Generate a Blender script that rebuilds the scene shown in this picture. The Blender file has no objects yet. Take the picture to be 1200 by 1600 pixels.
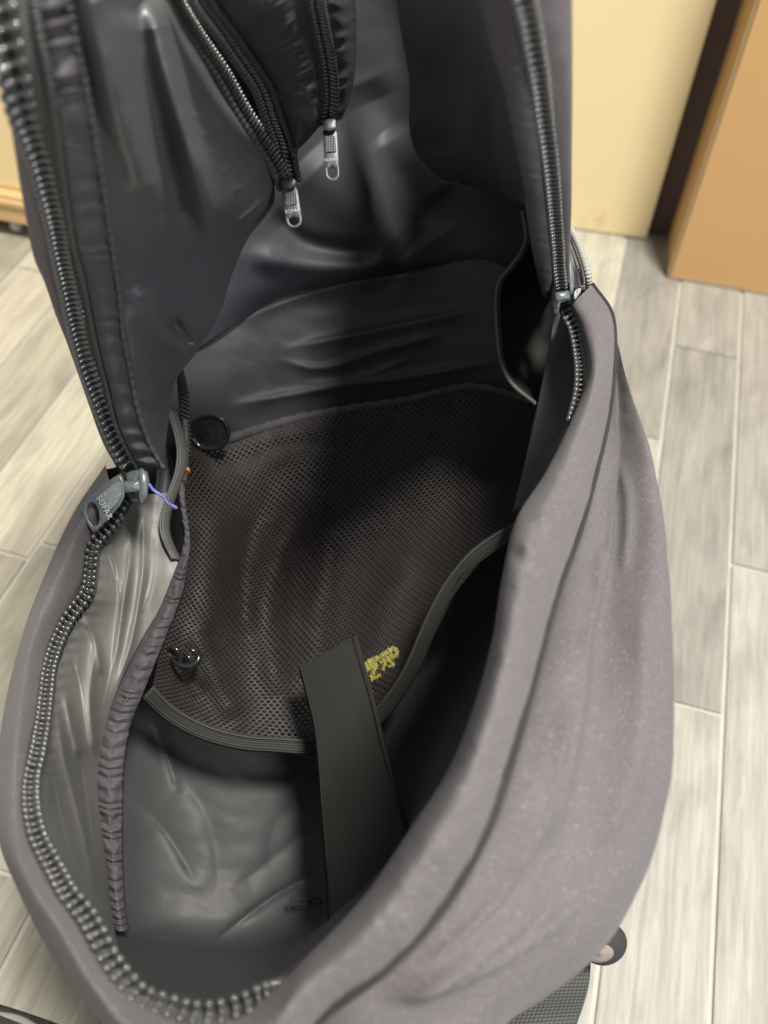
import bpy, math, random
import numpy as np
from mathutils import Matrix, Vector
random.seed(7)
sc = bpy.context.scene
COL = sc.collection
R = math.radians

# ------------------------------------------------------------------ camera
H = 0.88                      # camera height over the floor
F_PX = 1600.0                 # focal length in pixels of the 1200 x 1600 photograph
XA = np.array([.9944, .1052, 0.0]); FA = np.array([.0768, -.7254, .6839]); UA = np.array([.0720, -.6802, -.7295])
FA -= XA * XA.dot(FA); FA /= np.linalg.norm(FA); XA /= np.linalg.norm(XA)
UA = np.cross(XA, FA)
B = np.stack([XA, FA, UA])    # camera (right, down, forward) -> world
CAM = np.array([0, 0, H])
cam_d = bpy.data.cameras.new('camera'); cam = bpy.data.objects.new('camera', cam_d); COL.objects.link(cam)
m = Matrix.Identity(4)
for r in range(3):
    m[r][0] = B[r][0]; m[r][1] = -B[r][1]; m[r][2] = -B[r][2]; m[r][3] = CAM[r]
cam.matrix_world = m
cam_d.sensor_fit = 'VERTICAL'; cam_d.sensor_height = 36; cam_d.lens = 36
cam_d.clip_start = .01; cam_d.clip_end = 50
cam_d.dof.use_dof = True; cam_d.dof.focus_distance = .58; cam_d.dof.aperture_fstop = 8.0
sc.camera = cam
# ------------------------------------------------------------------ light
w = bpy.data.worlds.new('World'); sc.world = w; w.use_nodes = True
bg = w.node_tree.nodes['Background']; bg.inputs[0].default_value = (.94, .96, 1.0, 1); bg.inputs[1].default_value = .52
def area(name, loc, target, size, energy, color):
    l = bpy.data.lights.new(name, 'AREA'); l.shape = 'DISK'; l.size = size; l.energy = energy; l.color = color
    o = bpy.data.objects.new(name, l); COL.objects.link(o); o.location = loc
    o.rotation_euler = (Vector(target) - Vector(loc)).to_track_quat('-Z', 'Y').to_euler()
    return o
area('window_light', (1.05, -.6, 5.5), (.05, .2, .5), 1.0, 620, (1, .955, .87))
area('side_fill_light', (2.6, -1.9, 2.3), (-.1, .3, .6), 1.0, 85, (.94, .97, 1))  # side fill lamp, added to bring highlights to satin lining and teeth
sc.view_settings.view_transform = 'Standard'; sc.view_settings.look = 'None'
sc.view_settings.exposure = 0; sc.view_settings.gamma = 1

# ------------------------------------------------------------------ point helpers
def P(px, py, d):
    v = np.array([(px - 600) / F_PX, (py - 800) / F_PX, 1.0]) * d
    return CAM + B @ v
def Pn(px, py, d):            # arrays
    v = np.stack([(px - 600) / F_PX * d, (py - 800) / F_PX * d, d], -1)
    return CAM + v @ B.T
def G(px, py, z=0.0):         # the point of that ray at height z
    v = B @ np.array([(px - 600) / F_PX, (py - 800) / F_PX, 1.0])
    return CAM + v * ((z - H) / v[2])

# ------------------------------------------------------------------ numpy helpers
def vnoise(x, y, seed=0):
    rs = np.random.RandomState(seed); T = rs.rand(64, 64)
    xi = np.floor(x).astype(int); yi = np.floor(y).astype(int); fx = x - xi; fy = y - yi
    fx = fx * fx * (3 - 2 * fx); fy = fy * fy * (3 - 2 * fy)
    a = T[xi % 64, yi % 64]; b = T[(xi + 1) % 64, yi % 64]; c = T[xi % 64, (yi + 1) % 64]; d = T[(xi + 1) % 64, (yi + 1) % 64]
    return (a * (1 - fx) + b * fx) * (1 - fy) + (c * (1 - fx) + d * fx) * fy - .5
def fbm(x, y, seed=0, o=3):
    s = 0; a = 1
    for k in range(o):
        s = s + a * vnoise(x * 2 ** k, y * 2 ** k, seed + k); a *= .5
    return s
def hermite(pts, t, ts):
    pts = np.asarray(pts, float); n = len(pts)
    if n == 1: return np.repeat(pts, len(ts), 0)
    m = np.zeros_like(pts)
    for i in range(n):
        a = max(i - 1, 0); b = min(i + 1, n - 1)
        m[i] = (pts[b] - pts[a]) / max(t[b] - t[a], 1e-9)
    idx = np.clip(np.searchsorted(t, ts, side='right') - 1, 0, n - 2)
    sh = (len(ts),) + (1,) * (pts.ndim - 1)
    h = (t[idx + 1] - t[idx]).reshape(sh); s = ((ts - t[idx]).reshape(sh)) / np.maximum(h, 1e-9)
    return ((2*s**3-3*s**2+1)*pts[idx] + (s**3-2*s**2+s)*h*m[idx] + (-2*s**3+3*s**2)*pts[idx+1] + (s**3-s**2)*h*m[idx+1])
def chord(pts):
    q = np.array(pts, float).copy()
    if q.shape[1] == 3 and q[:, 2].max() < 5 and abs(q[:, :2]).max() > 5: q[:, 2] *= F_PX * .4
    t = np.concatenate([[0], np.cumsum(np.maximum(np.linalg.norm(np.diff(q, axis=0), axis=1), 1e-6))])
    return t / t[-1]
def curve(pts, n):
    pts = np.array(pts, float); t = chord(pts)
    return hermite(pts, t, np.linspace(0, 1, n))
def loft(rows, nu, nv, smooth=True):
    """control rows -> dense (nv, nu, 3) array"""
    rr = np.stack([curve(r, nu) for r in rows])                 # k, nu, 3
    mid = rr.mean(1); t = np.linspace(0, 1, len(rows)) if len(rows) < 3 else chord(mid) * .6 + np.linspace(0, 1, len(rows)) * .4
    return hermite(rr, t, np.linspace(0, 1, nv))
def segdist(X, Y, poly):
    best = np.full(X.shape, 1e9); par = np.zeros(X.shape); L = 0
    tot = sum(math.dist(poly[i][:2], poly[i+1][:2]) for i in range(len(poly) - 1))
    for (x0, y0), (x1, y1) in zip([p[:2] for p in poly[:-1]], [p[:2] for p in poly[1:]]):
        dx, dy = x1 - x0, y1 - y0; l2 = dx * dx + dy * dy
        t = np.clip(((X - x0) * dx + (Y - y0) * dy) / l2, 0, 1)
        d = np.hypot(X - x0 - t * dx, Y - y0 - t * dy)
        k = d < best; best = np.where(k, d, best); par = np.where(k, (L + t * math.sqrt(l2)) / tot, par); L += math.sqrt(l2)
    return best, par
def folds(X, Y, items):
    """each item: (polyline, width px, height m); positive rises towards the viewer"""
    D = np.zeros(X.shape)
    for poly, wd, amp in items:
        d, p = segdist(X, Y, curve([(a, b) for a, b in poly], 14).tolist())
        D -= amp * np.exp(-(d / wd) ** 2) * np.clip(np.sin(np.clip(p, .02, .98) * math.pi) * 2.2, .25, 1)
    return D

def creases(X, Y, items):
    """cloth creases: sharp crest, steep on the right hand side of the line, gentle on the left; (polyline, width px, height m)"""
    D = np.zeros(X.shape)
    for poly, wd, amp in items:
        q = curve([(a, b) for a, b in poly], 16); best = np.full(X.shape, 1e9); sg = np.zeros(X.shape); par = np.zeros(X.shape)
        for i in range(15):
            x0, y0 = q[i]; dx, dy = q[i + 1] - q[i]; l2 = dx * dx + dy * dy
            t = np.clip(((X - x0) * dx + (Y - y0) * dy) / l2, 0, 1); d = np.hypot(X - x0 - t * dx, Y - y0 - t * dy)
            k = d < best; best = np.where(k, d, best); par = np.where(k, (i + t) / 15, par); sg = np.where(k, np.sign(dx * (Y - y0) - dy * (X - x0)), sg)
        e = np.sqrt((best / wd) ** 2 + .06) - .245
        h = np.where(sg > 0, np.exp(-e * 3.2), np.exp(-e * 1.1))
        D -= amp * h * np.clip(np.sin(np.clip(par, 0, 1) * math.pi) * 1.8, 0, 1) * np.exp(-np.maximum(best - 5 * wd, 0) / wd)
    return D
def ridged(x, y, seed=0, o=3):
    s = 0; a = 1
    for k in range(o):
        s = s + a * (1 - np.abs(vnoise(x * 2 ** k, y * 2 ** k, seed + k)) * 4) ; a *= .45
    return s / 1.7
# ------------------------------------------------------------------ object helpers
class Base: pass
BASES = {}
def tag(o, label=None, cat=None, group=None, kind=None):
    if label: o['label'] = label
    if cat: o['category'] = cat
    if group: o['group'] = group
    if kind: o['kind'] = kind
    return o
def empty(name, loc, label, cat, group=None):
    o = bpy.data.objects.new(name, None); COL.objects.link(o); o.location = loc; o.empty_display_size = .05
    tag(o, label, cat, group); BASES[o.name] = np.array(loc, float); return o
def root_of(o):
    while o.parent: o = o.parent
    return o
def link(name, verts, faces, mat, parent=None, uv=None, smooth=True, kind=None, label=None):
    verts = np.asarray(verts, float).reshape(-1, 3)
    if parent is not None:
        rb = BASES.get(root_of(parent).name)
        if rb is not None: verts = verts - rb
    me = bpy.data.meshes.new(name)
    me.from_pydata(verts.tolist(), [], [list(map(int, f)) for f in faces])
    if uv is not None:
        ul = me.uv_layers.new(name='uv'); li = np.zeros(len(me.loops), int); me.loops.foreach_get('vertex_index', li)
        ul.data.foreach_set('uv', np.asarray(uv, float).reshape(-1, 2)[li].ravel())
    me.materials.append(mat)
    if smooth: me.polygons.foreach_set('use_smooth', [True] * len(me.polygons))
    me.update()
    o = bpy.data.objects.new(name, me); COL.objects.link(o)
    if parent is not None: o.parent = parent
    tag(o, label=label, kind=kind)
    return o
def gridmesh(W, th):
    """world grid (nv,nu,3) -> verts, faces, uv of a sheet with thickness th (back side away from the camera)"""
    nv, nu = W.shape[:2]
    du = np.gradient(W, axis=1); dv = np.gradient(W, axis=0); N = np.cross(du, dv)
    N /= np.maximum(np.linalg.norm(N, axis=2, keepdims=True), 1e-12)
    if ((CAM - W) * N).sum(2).mean() < 0: N = -N; flip = True
    else: flip = False
    ulen = np.concatenate([np.zeros((nv, 1)), np.cumsum(np.linalg.norm(np.diff(W, axis=1), axis=2), 1)], 1)
    vlen = np.concatenate([np.zeros((1, nu)), np.cumsum(np.linalg.norm(np.diff(W, axis=0), axis=2), 0)], 0)
    ulen = ulen - ulen.mean(1, keepdims=True) * 1.0 + ulen.mean()
    UV = np.stack([ulen, vlen], -1)
    idx = np.arange(nv * nu).reshape(nv, nu)
    q = np.stack([idx[:-1, :-1], idx[:-1, 1:], idx[1:, 1:], idx[1:, :-1]], -1).reshape(-1, 4)
    if flip: q = q[:, ::-1]
    V = W.reshape(-1, 3); F = [q]
    if th > 0:
        V = np.concatenate([V, (W - N * th).reshape(-1, 3)]); n = nv * nu
        F.append(q[:, ::-1] + n)
        ring = np.concatenate([idx[0, :], idx[1:, -1], idx[-1, -2::-1], idx[-2:0:-1, 0]])
        nx = np.roll(ring, -1); s = np.stack([ring, ring + n, nx + n, nx], -1)
        if flip: s = s[:, ::-1]
        F.append(s); UV = np.concatenate([UV.reshape(-1, 2)] * 2)
    return V, np.concatenate(F), UV.reshape(-1, 2)
def sheet(name, rows, nu, nv, mat, parent=None, disp=None, th=.0012, arr=None, **kw):
    A = loft(rows, nu, nv) if arr is None else arr
    if disp is not None:
        U, V = np.meshgrid(np.linspace(0, 1, A.shape[1]), np.linspace(0, 1, A.shape[0]))
        A = A.copy(); A[..., 2] += disp(A[..., 0], A[..., 1], U, V)
    W = Pn(A[..., 0], A[..., 1], A[..., 2])
    V_, F_, UV = gridmesh(W, th)
    return link(name, V_, F_, mat, parent, UV, **kw)
def frames(W):
    """tangents along a world polyline"""
    T = np.gradient(W, axis=0); return T / np.maximum(np.linalg.norm(T, axis=1, keepdims=True), 1e-9)
def tube(name, path, r, mat, parent=None, n=80, seg=8, flat=1.0, world=False, rfun=None, closed_ends=True, **kw):
    """round or flattened tube along (px,py,d) control points"""
    C = curve(path, n); W = C if world else Pn(C[:, 0], C[:, 1], C[:, 2])
    T = frames(W); view = CAM - W; view /= np.linalg.norm(view, axis=1, keepdims=True)
    S = np.cross(T, view); S /= np.maximum(np.linalg.norm(S, axis=1, keepdims=True), 1e-9); Nn = np.cross(S, T)
    a = np.linspace(0, 2 * math.pi, seg, endpoint=False)
    rr = np.full(n, r) if rfun is None else r * rfun(np.linspace(0, 1, n))
    V = W[:, None] + rr[:, None, None] * (np.cos(a)[None, :, None] * S[:, None] + flat * np.sin(a)[None, :, None] * Nn[:, None])
    idx = np.arange(n * seg).reshape(n, seg); nx = np.roll(idx, -1, 1)
    F = np.stack([idx[:-1], nx[:-1], nx[1:], idx[1:]], -1).reshape(-1, 4).tolist()
    F.append(idx[0].tolist()[::-1]); F.append(idx[-1].tolist())
    L = np.concatenate([[0], np.cumsum(np.linalg.norm(np.diff(W, axis=0), axis=1))])
    uv = np.stack([np.repeat(L[:, None], seg, 1), np.repeat(a[None] * r, n, 0)], -1)
    return link(name, V.reshape(-1, 3), F, mat, parent, uv.reshape(-1, 2), **kw)
def ribbon(name, left, right, mat, parent=None, n=120, nw=10, bulge=.002, disp=None, th=.0012, **kw):
    """band between two (px,py,d) edges, domed towards the viewer"""
    A = np.stack([curve(left, n), curve(right, n)]); t = np.linspace(0, 1, nw)[:, None, None]
    A = A[0][None] * (1 - t) + A[1][None] * t
    A[..., 2] -= bulge * (1 - (2 * t[..., 0] - 1) ** 2)
    return sheet(name, None, 0, 0, mat, parent, disp, th, arr=A, **kw)
def resample_closed(poly, c, n):
    """closed polygon -> n points at equal steps of arc, starting at the direction of +x from c"""
    p = np.array(poly, float); q = np.concatenate([p, p[:1]]); L = np.concatenate([[0], np.cumsum(np.linalg.norm(np.diff(q, axis=0), axis=1))])
    s = np.linspace(0, L[-1], n * 8, endpoint=False)
    x = np.stack([np.interp(s, L, q[:, 0]), np.interp(s, L, q[:, 1])], -1)
    ang = np.arctan2(x[:, 1] - c[1], x[:, 0] - c[0]); o = np.argsort(ang); ang = ang[o]; x = x[o]
    ta = np.linspace(-math.pi, math.pi, n, endpoint=False)
    return np.stack([np.interp(ta, ang, x[:, 0], period=2 * math.pi), np.interp(ta, ang, x[:, 1], period=2 * math.pi)], -1)
def plate(name, outline, dfun, th, mat, parent=None, hole=None, n=48, bev=.12, label=None):
    """a rounded plate whose outline is given in pixels; dfun(px,py) its distance; th its thickness"""
    c = np.mean(hole if hole is not None else outline, axis=0)
    o = resample_closed(outline, c, n)
    loops = []
    def L(pts, dz): loops.append((np.asarray(pts, float), dz))
    if hole is not None:
        h = resample_closed(hole, c, n)
        L(h, th); L(h, th * bev); L(h + (o - h) * .1, 0); L(h + (o - h) * .9, 0); L(o, th * bev); L(o, th * (1 - bev)); L(h + (o - h) * .9, th)
        wrap = True
    else:
        L(c + (o - c) * .02, 0); L(c + (o - c) * .9, 0); L(c + (o - c) * .975, th * bev * .35); L(o, th * bev * 1.2); L(o, th * (1 - bev)); L(c + (o - c) * .93, th); L(c + (o - c) * .02, th); wrap = False
    V = []
    for p, dz in loops: V.append(Pn(p[:, 0], p[:, 1], dfun(p[:, 0], p[:, 1]) + dz))
    k = len(V); V = np.concatenate(V); F = []
    for a in range(k if wrap else k - 1):
        b = (a + 1) % k
        for i in range(n):
            j = (i + 1) % n; F.append((a * n + i, a * n + j, b * n + j, b * n + i))
    if not wrap:
        F.append(list(range(n))[::-1]); F.append([(k - 1) * n + i for i in range(n)])
    uv = np.concatenate([p for p, _ in loops]) / 3000.
    o_ = link(name, V, F, mat, parent, uv, label=label)
    return o_
def boxmesh(lo, hi, bev=0.0):
    x0, y0, z0 = lo; x1, y1, z1 = hi; b = bev
    import bmesh
    bm = bmesh.new(); bmesh.ops.create_cube(bm, size=1)
    for v in bm.verts: v.co = Vector(((x0 if v.co.x < 0 else x1), (y0 if v.co.y < 0 else y1), (z0 if v.co.z < 0 else z1)))
    if b > 0: bmesh.ops.bevel(bm, geom=bm.edges[:], offset=b, segments=2, affect='EDGES', profile=.6)
    return bm
def bmobj(name, bm, mat, parent=None, matrix=None, smooth=False):
    me = bpy.data.meshes.new(name); bm.to_mesh(me); bm.free(); me.materials.append(mat)
    if smooth: me.polygons.foreach_set('use_smooth', [True] * len(me.polygons))
    o = bpy.data.objects.new(name, me); COL.objects.link(o)
    if matrix is not None: o.matrix_world = matrix
    if parent is not None: o.parent = parent
    return o

# ------------------------------------------------------------------ materials
def new_mat(name):
    m = bpy.data.materials.new(name); m.use_nodes = True
    return m, m.node_tree.nodes, m.node_tree.links, m.node_tree.nodes['Principled BSDF']
def nd(N, t, **kw):
    n = N.new(t)
    for k, v in kw.items():
        if k in n.inputs: n.inputs[k].default_value = v
        else: setattr(n, k, v)
    return n
def mix_rgb(N, L, fac, a, b):
    x = N.new('ShaderNodeMix'); x.data_type = 'RGBA'
    for s, v in ((0, fac), (6, a), (7, b)):
        if hasattr(v, 'is_linked'): L.new(v, x.inputs[s])
        else: x.inputs[s].default_value = v if s == 0 else (*v, 1)
    return x.outputs[2]
def fabric(name, col, rough=.6, spec=.4, weave=0, wdir='both', wstr=.15, sheen=0, mottle=.25, speck=0, speckcol=(.6, .57, .55), mscale=30, fuzz=0, aniso=0):
    m, N, L, b = new_mat(name)
    tc = N.new('ShaderNodeTexCoord'); uv = tc.outputs['UV']; ob = tc.outputs['Object']
    n1 = nd(N, 'ShaderNodeTexNoise', Scale=mscale, Detail=5.0); L.new(ob, n1.inputs['Vector'])
    c = mix_rgb(N, L, n1.outputs[0], [x * (1 - mottle) for x in col], [x * (1 + mottle) for x in col])
    if speck:
        n2 = nd(N, 'ShaderNodeTexNoise', Scale=1500., Detail=2.0); L.new(ob, n2.inputs['Vector'])
        r = N.new('ShaderNodeValToRGB'); r.color_ramp.elements[0].position = .60; r.color_ramp.elements[1].position = .78; L.new(n2.outputs[0], r.inputs[0])
        mu = nd(N, 'ShaderNodeMath', operation='MULTIPLY'); L.new(r.outputs[0], mu.inputs[0]); mu.inputs[1].default_value = speck
        c = mix_rgb(N, L, mu.outputs[0], c, speckcol)
        v3 = nd(N, 'ShaderNodeTexVoronoi', Scale=330.); L.new(ob, v3.inputs['Vector'])
        r3 = N.new('ShaderNodeValToRGB'); r3.color_ramp.elements[0].position = .04; r3.color_ramp.elements[0].color = (1, 1, 1, 1); r3.color_ramp.elements[1].position = .13; r3.color_ramp.elements[1].color = (0, 0, 0, 1); L.new(v3.outputs['Distance'], r3.inputs[0])
        m3 = nd(N, 'ShaderNodeMath', operation='MULTIPLY'); L.new(r3.outputs[0], m3.inputs[0]); m3.inputs[1].default_value = speck * .8
        c = mix_rgb(N, L, m3.outputs[0], c, speckcol)
    L.new(c, b.inputs['Base Color']); b.inputs['Roughness'].default_value = rough
    b.inputs['Specular IOR Level'].default_value = spec
    if sheen: b.inputs['Sheen Weight'].default_value = sheen; b.inputs['Sheen Roughness'].default_value = .45
    hs = None
    if weave:
        outs = []
        for d in (('X', 'Y') if wdir == 'both' else (wdir,)):
            wv = N.new('ShaderNodeTexWave'); wv.bands_direction = d; wv.inputs['Scale'].default_value = 314.0 / weave; wv.inputs['Distortion'].default_value = .6; wv.inputs['Detail Scale'].default_value = 3
            L.new(uv, wv.inputs['Vector']); outs.append(wv.outputs['Fac'])
        h = outs[0]
        if len(outs) > 1:
            a = nd(N, 'ShaderNodeMath', operation='MULTIPLY'); L.new(outs[0], a.inputs[0]); L.new(outs[1], a.inputs[1]); h = a.outputs[0]
        bp = nd(N, 'ShaderNodeBump', Strength=wstr, Distance=.0006); L.new(h, bp.inputs['Height']); L.new(bp.outputs[0], b.inputs['Normal']); hs = bp
    if fuzz:
        n4 = nd(N, 'ShaderNodeTexNoise', Scale=1500., Detail=3.0); L.new(ob, n4.inputs['Vector'])
        b2 = nd(N, 'ShaderNodeBump', Strength=fuzz, Distance=.0006); L.new(n4.outputs[0], b2.inputs['Height'])
        if hs: L.new(hs.outputs[0], b2.inputs['Normal'])
        L.new(b2.outputs[0], b.inputs['Normal'])
    return m
def plastic(name, col, rough=.35, spec=.5, scuff=0, metal=0):
    m, N, L, b = new_mat(name)
    tc = N.new('ShaderNodeTexCoord')
    n1 = nd(N, 'ShaderNodeTexNoise', Scale=420., Detail=6.0); L.new(tc.outputs['Object'], n1.inputs['Vector'])
    r = N.new('ShaderNodeValToRGB'); r.color_ramp.elements[0].position = .52; r.color_ramp.elements[1].position = .75; L.new(n1.outputs[0], r.inputs[0])
    mu = nd(N, 'ShaderNodeMath', operation='MULTIPLY'); L.new(r.outputs[0], mu.inputs[0]); mu.inputs[1].default_value = scuff
    L.new(mix_rgb(N, L, mu.outputs[0], col, [min(1, x * 3 + .12) for x in col]), b.inputs['Base Color'])
    ro = nd(N, 'ShaderNodeMapRange'); L.new(n1.outputs[0], ro.inputs[0]); ro.inputs[3].default_value = rough * .7; ro.inputs[4].default_value = rough * 1.3
    L.new(ro.outputs[0], b.inputs['Roughness']); b.inputs['Specular IOR Level'].default_value = spec; b.inputs['Metallic'].default_value = metal
    return m
M = {}
M['neoprene'] = fabric('neoprene', (.108, .098, .102), .9, .2, weave=1.0, wdir='DIAGONAL', wstr=.25, sheen=.06, speck=.4, mottle=.10, fuzz=.45, mscale=18)
M['twill'] = fabric('twill', (.115, .10, .108), .75, .3, weave=1.3, wdir='DIAGONAL', wstr=.4, mottle=.15)
M['satin'] = fabric('satin_lining', (.078, .080, .085), .34, .75, weave=.8, wstr=.10, mottle=.12, speck=.10)
M['gusset'] = fabric('gusset_lining', (.17, .168, .158), .52, .4, weave=.8, wstr=.1, mottle=.12, speck=.06)
M['nylon'] = fabric('pocket_nylon', (.05, .052, .056), .38, .6, weave=1.0, wstr=.12, mottle=.15)
M['lining'] = fabric('body_lining', (.052, .052, .054), .6, .35, weave=.9, wstr=.10, mottle=.15, mscale=14)
M['lidwall'] = fabric('lid_wall_lining', (.040, .042, .049), .58, .38, weave=.9, wstr=.08, mottle=.12)
M['binding'] = fabric('binding_tape', (.075, .07, .078), .6, .4, weave=1.2, wdir='X', wstr=.6, mottle=.2)
M['piping'] = fabric('piping', (.10, .10, .095), .6, .4, weave=1.3, wdir='X', wstr=.5)
M['mesh'] = fabric('knit_mesh', (.024, .020, .020), .55, .35, weave=0, mottle=.2, mscale=60, fuzz=.25)
M['elastic'] = fabric('elastic_band', (.030, .031, .029), .75, .3, weave=2.2, wdir='Y', wstr=.8, mottle=.12)
M['webbing'] = fabric('webbing', (.055, .058, .055), .65, .35, weave=2.4, wstr=1., mottle=.2)
M['tabweb'] = fabric('tab_webbing', (.019, .0195, .018), .85, .2, weave=1.1, wstr=.5, mottle=.1, fuzz=.3)
M['tape'] = fabric('zipper_tape', (.06, .062, .06), .65, .35, weave=1.2, wdir='X', wstr=.7, mottle=.2)
M['tooth'] = plastic('tooth_plastic', (.048, .048, .046), .18, .9, scuff=.25)
M['coil'] = plastic('coil_nylon', (.05, .05, .048), .24, .9, scuff=.15)
M['pull'] = plastic('pull_metal', (.075, .09, .09), .36, .6, scuff=.12)
M['smallpull'] = plastic('small_pull', (.028, .035, .042), .4, .5, scuff=.05)
M['gloss'] = plastic('gloss_black', (.012, .014, .014), .14, .6)
M['print'] = plastic('print_white', (.36, .38, .38), .5)
M['patch'] = fabric('knurled_patch', (.085, .095, .105), .5, .5, weave=1.3, wstr=1.)
M['yellow'] = fabric('yellow_thread', (.25, .23, .06), .75, .3, mottle=.35, mscale=400)
M['purple'] = fabric('purple_thread', (.16, .15, .42), .8, .2, mottle=.2, mscale=300)
M['crumb'] = plastic('crumb', (.45, .17, .06), .6)
M['greycord'] = fabric('grey_cord', (.30, .30, .27), .7, .3, weave=2.0, wdir='X', wstr=1., mottle=.15)
M['tanlin'] = fabric('tan_lining', (.20, .17, .15), .8, .2, mottle=.15)
M['seam'] = fabric('dark_seam_line', (.035, .032, .034), .8, .2, weave=1.4, wdir='X', wstr=.6)
# setting
def mat_plank():
    m, N, L, b = new_mat('wood_look_tile')
    tc = N.new('ShaderNodeTexCoord'); oi = N.new('ShaderNodeObjectInfo')
    off = nd(N, 'ShaderNodeVectorMath', operation='SCALE'); off.inputs[0].default_value = (7.3, 3.1, 0); L.new(oi.outputs['Random'], off.inputs['Scale'])
    ad = nd(N, 'ShaderNodeVectorMath', operation='ADD'); L.new(tc.outputs['Object'], ad.inputs[0]); L.new(off.outputs[0], ad.inputs[1])
    mp = nd(N, 'ShaderNodeMapping'); mp.inputs['Scale'].default_value = (34, 2.2, 1); L.new(ad.outputs[0], mp.inputs[0])
    n1 = nd(N, 'ShaderNodeTexNoise', Scale=1.6, Detail=8.0, Roughness=.66, Distortion=.5); L.new(mp.outputs[0], n1.inputs['Vector'])
    mp2 = nd(N, 'ShaderNodeMapping'); mp2.inputs['Scale'].default_value = (16, 6, 1); L.new(ad.outputs[0], mp2.inputs[0])
    n2 = nd(N, 'ShaderNodeTexNoise', Scale=1.3, Detail=6.0, Distortion=1.0); L.new(mp2.outputs[0], n2.inputs['Vector'])
    r = N.new('ShaderNodeValToRGB'); e = r.color_ramp.elements
    e[0].position = .25; e[0].color = (.29, .278, .24, 1); e[1].position = .75; e[1].color = (.42, .40, .34, 1)
    x = r.color_ramp.elements.new(.46); x.color = (.36, .345, .30, 1); L.new(n1.outputs[0], r.inputs[0])
    r2 = N.new('ShaderNodeValToRGB'); r2.color_ramp.elements[0].position = .28; r2.color_ramp.elements[0].color = (.5, .5, .5, 1); r2.color_ramp.elements[1].position = .55; r2.color_ramp.elements[1].color = (1, 1, 1, 1); L.new(n2.outputs[0], r2.inputs[0])
    mm = N.new('ShaderNodeMix'); mm.data_type = 'RGBA'; mm.blend_type = 'MULTIPLY'; mm.inputs[0].default_value = .48; L.new(r.outputs[0], mm.inputs[6]); L.new(r2.outputs[0], mm.inputs[7])
    mp3 = nd(N, 'ShaderNodeMapping'); mp3.inputs['Scale'].default_value = (150, 7, 1); L.new(ad.outputs[0], mp3.inputs[0])
    n3 = nd(N, 'ShaderNodeTexNoise', Scale=1.5, Detail=6.0, Roughness=.7, Distortion=.8); L.new(mp3.outputs[0], n3.inputs['Vector'])
    r3 = N.new('ShaderNodeValToRGB'); r3.color_ramp.elements[0].position = .33; r3.color_ramp.elements[0].color = (.72, .71, .70, 1); r3.color_ramp.elements[1].position = .66; r3.color_ramp.elements[1].color = (1.12, 1.12, 1.1, 1); L.new(n3.outputs[0], r3.inputs[0])
    m4 = N.new('ShaderNodeMix'); m4.data_type = 'RGBA'; m4.blend_type = 'MULTIPLY'; m4.inputs[0].default_value = .8; L.new(mm.outputs[2], m4.inputs[6]); L.new(r3.outputs[0], m4.inputs[7])
    hv = N.new('ShaderNodeHueSaturation'); L.new(m4.outputs[2], hv.inputs['Color'])
    mr = nd(N, 'ShaderNodeMapRange'); L.new(oi.outputs['Random'], mr.inputs[0]); mr.inputs[3].default_value = .82; mr.inputs[4].default_value = 1.12; L.new(mr.outputs[0], hv.inputs['Value'])
    tm = N.new('ShaderNodeMix'); tm.data_type = 'RGBA'; tm.blend_type = 'MULTIPLY'; tm.inputs[0].default_value = 1; L.new(hv.outputs[0], tm.inputs[6]); L.new(oi.outputs['Color'], tm.inputs[7])
    L.new(tm.outputs[2], b.inputs['Base Color']); b.inputs['Roughness'].default_value = .5; b.inputs['Specular IOR Level'].default_value = .35
    bp = nd(N, 'ShaderNodeBump', Strength=.25, Distance=.001); L.new(n1.outputs[0], bp.inputs['Height']); L.new(bp.outputs[0], b.inputs['Normal'])
    return m
def mat_flat(name, col, rough, var=.08, scale=5, stain=None):
    m, N, L, b = new_mat(name); tc = N.new('ShaderNodeTexCoord')
    n1 = nd(N, 'ShaderNodeTexNoise', Scale=scale, Detail=6.0); L.new(tc.outputs['Object'], n1.inputs['Vector'])
    c = mix_rgb(N, L, n1.outputs[0], [x * (1 - var) for x in col], [x * (1 + var) for x in col])
    if stain:
        (sx, sy, sz), rad, scol = stain
        sub = nd(N, 'ShaderNodeVectorMath', operation='DISTANCE'); L.new(tc.outputs['Object'], sub.inputs[0]); sub.inputs[1].default_value = (sx, sy, sz)
        n3 = nd(N, 'ShaderNodeTexNoise', Scale=70., Detail=4.0); L.new(tc.outputs['Object'], n3.inputs['Vector'])
        mr = nd(N, 'ShaderNodeMapRange'); L.new(sub.outputs['Value'], mr.inputs[0]); mr.inputs[1].default_value = rad; mr.inputs[2].default_value = 0; mr.inputs[3].default_value = 0; mr.inputs[4].default_value = 1
        r = N.new('ShaderNodeValToRGB'); r.color_ramp.elements[0].position = .45; r.color_ramp.elements[1].position = .62; L.new(n3.outputs[0], r.inputs[0])
        mu = nd(N, 'ShaderNodeMath', operation='MULTIPLY'); L.new(mr.outputs[0], mu.inputs[0]); L.new(r.outputs[0], mu.inputs[1])
        c = mix_rgb(N, L, mu.outputs[0], c, scol)
    L.new(c, b.inputs['Base Color']); b.inputs['Roughness'].default_value = rough
    n2 = nd(N, 'ShaderNodeTexNoise', Scale=350., Detail=4.0); L.new(tc.outputs['Object'], n2.inputs['Vector'])
    bp = nd(N, 'ShaderNodeBump', Strength=.12, Distance=.001); L.new(n2.outputs[0], bp.inputs['Height']); L.new(bp.outputs[0], b.inputs['Normal'])
    return m
M['plank'] = mat_plank()
M['grout'] = mat_flat('grout', (.43, .415, .37), .85, .2, 30)
M['card'] = mat_flat('cardboard', (.43, .25, .10), .75, .06, 9)
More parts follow.
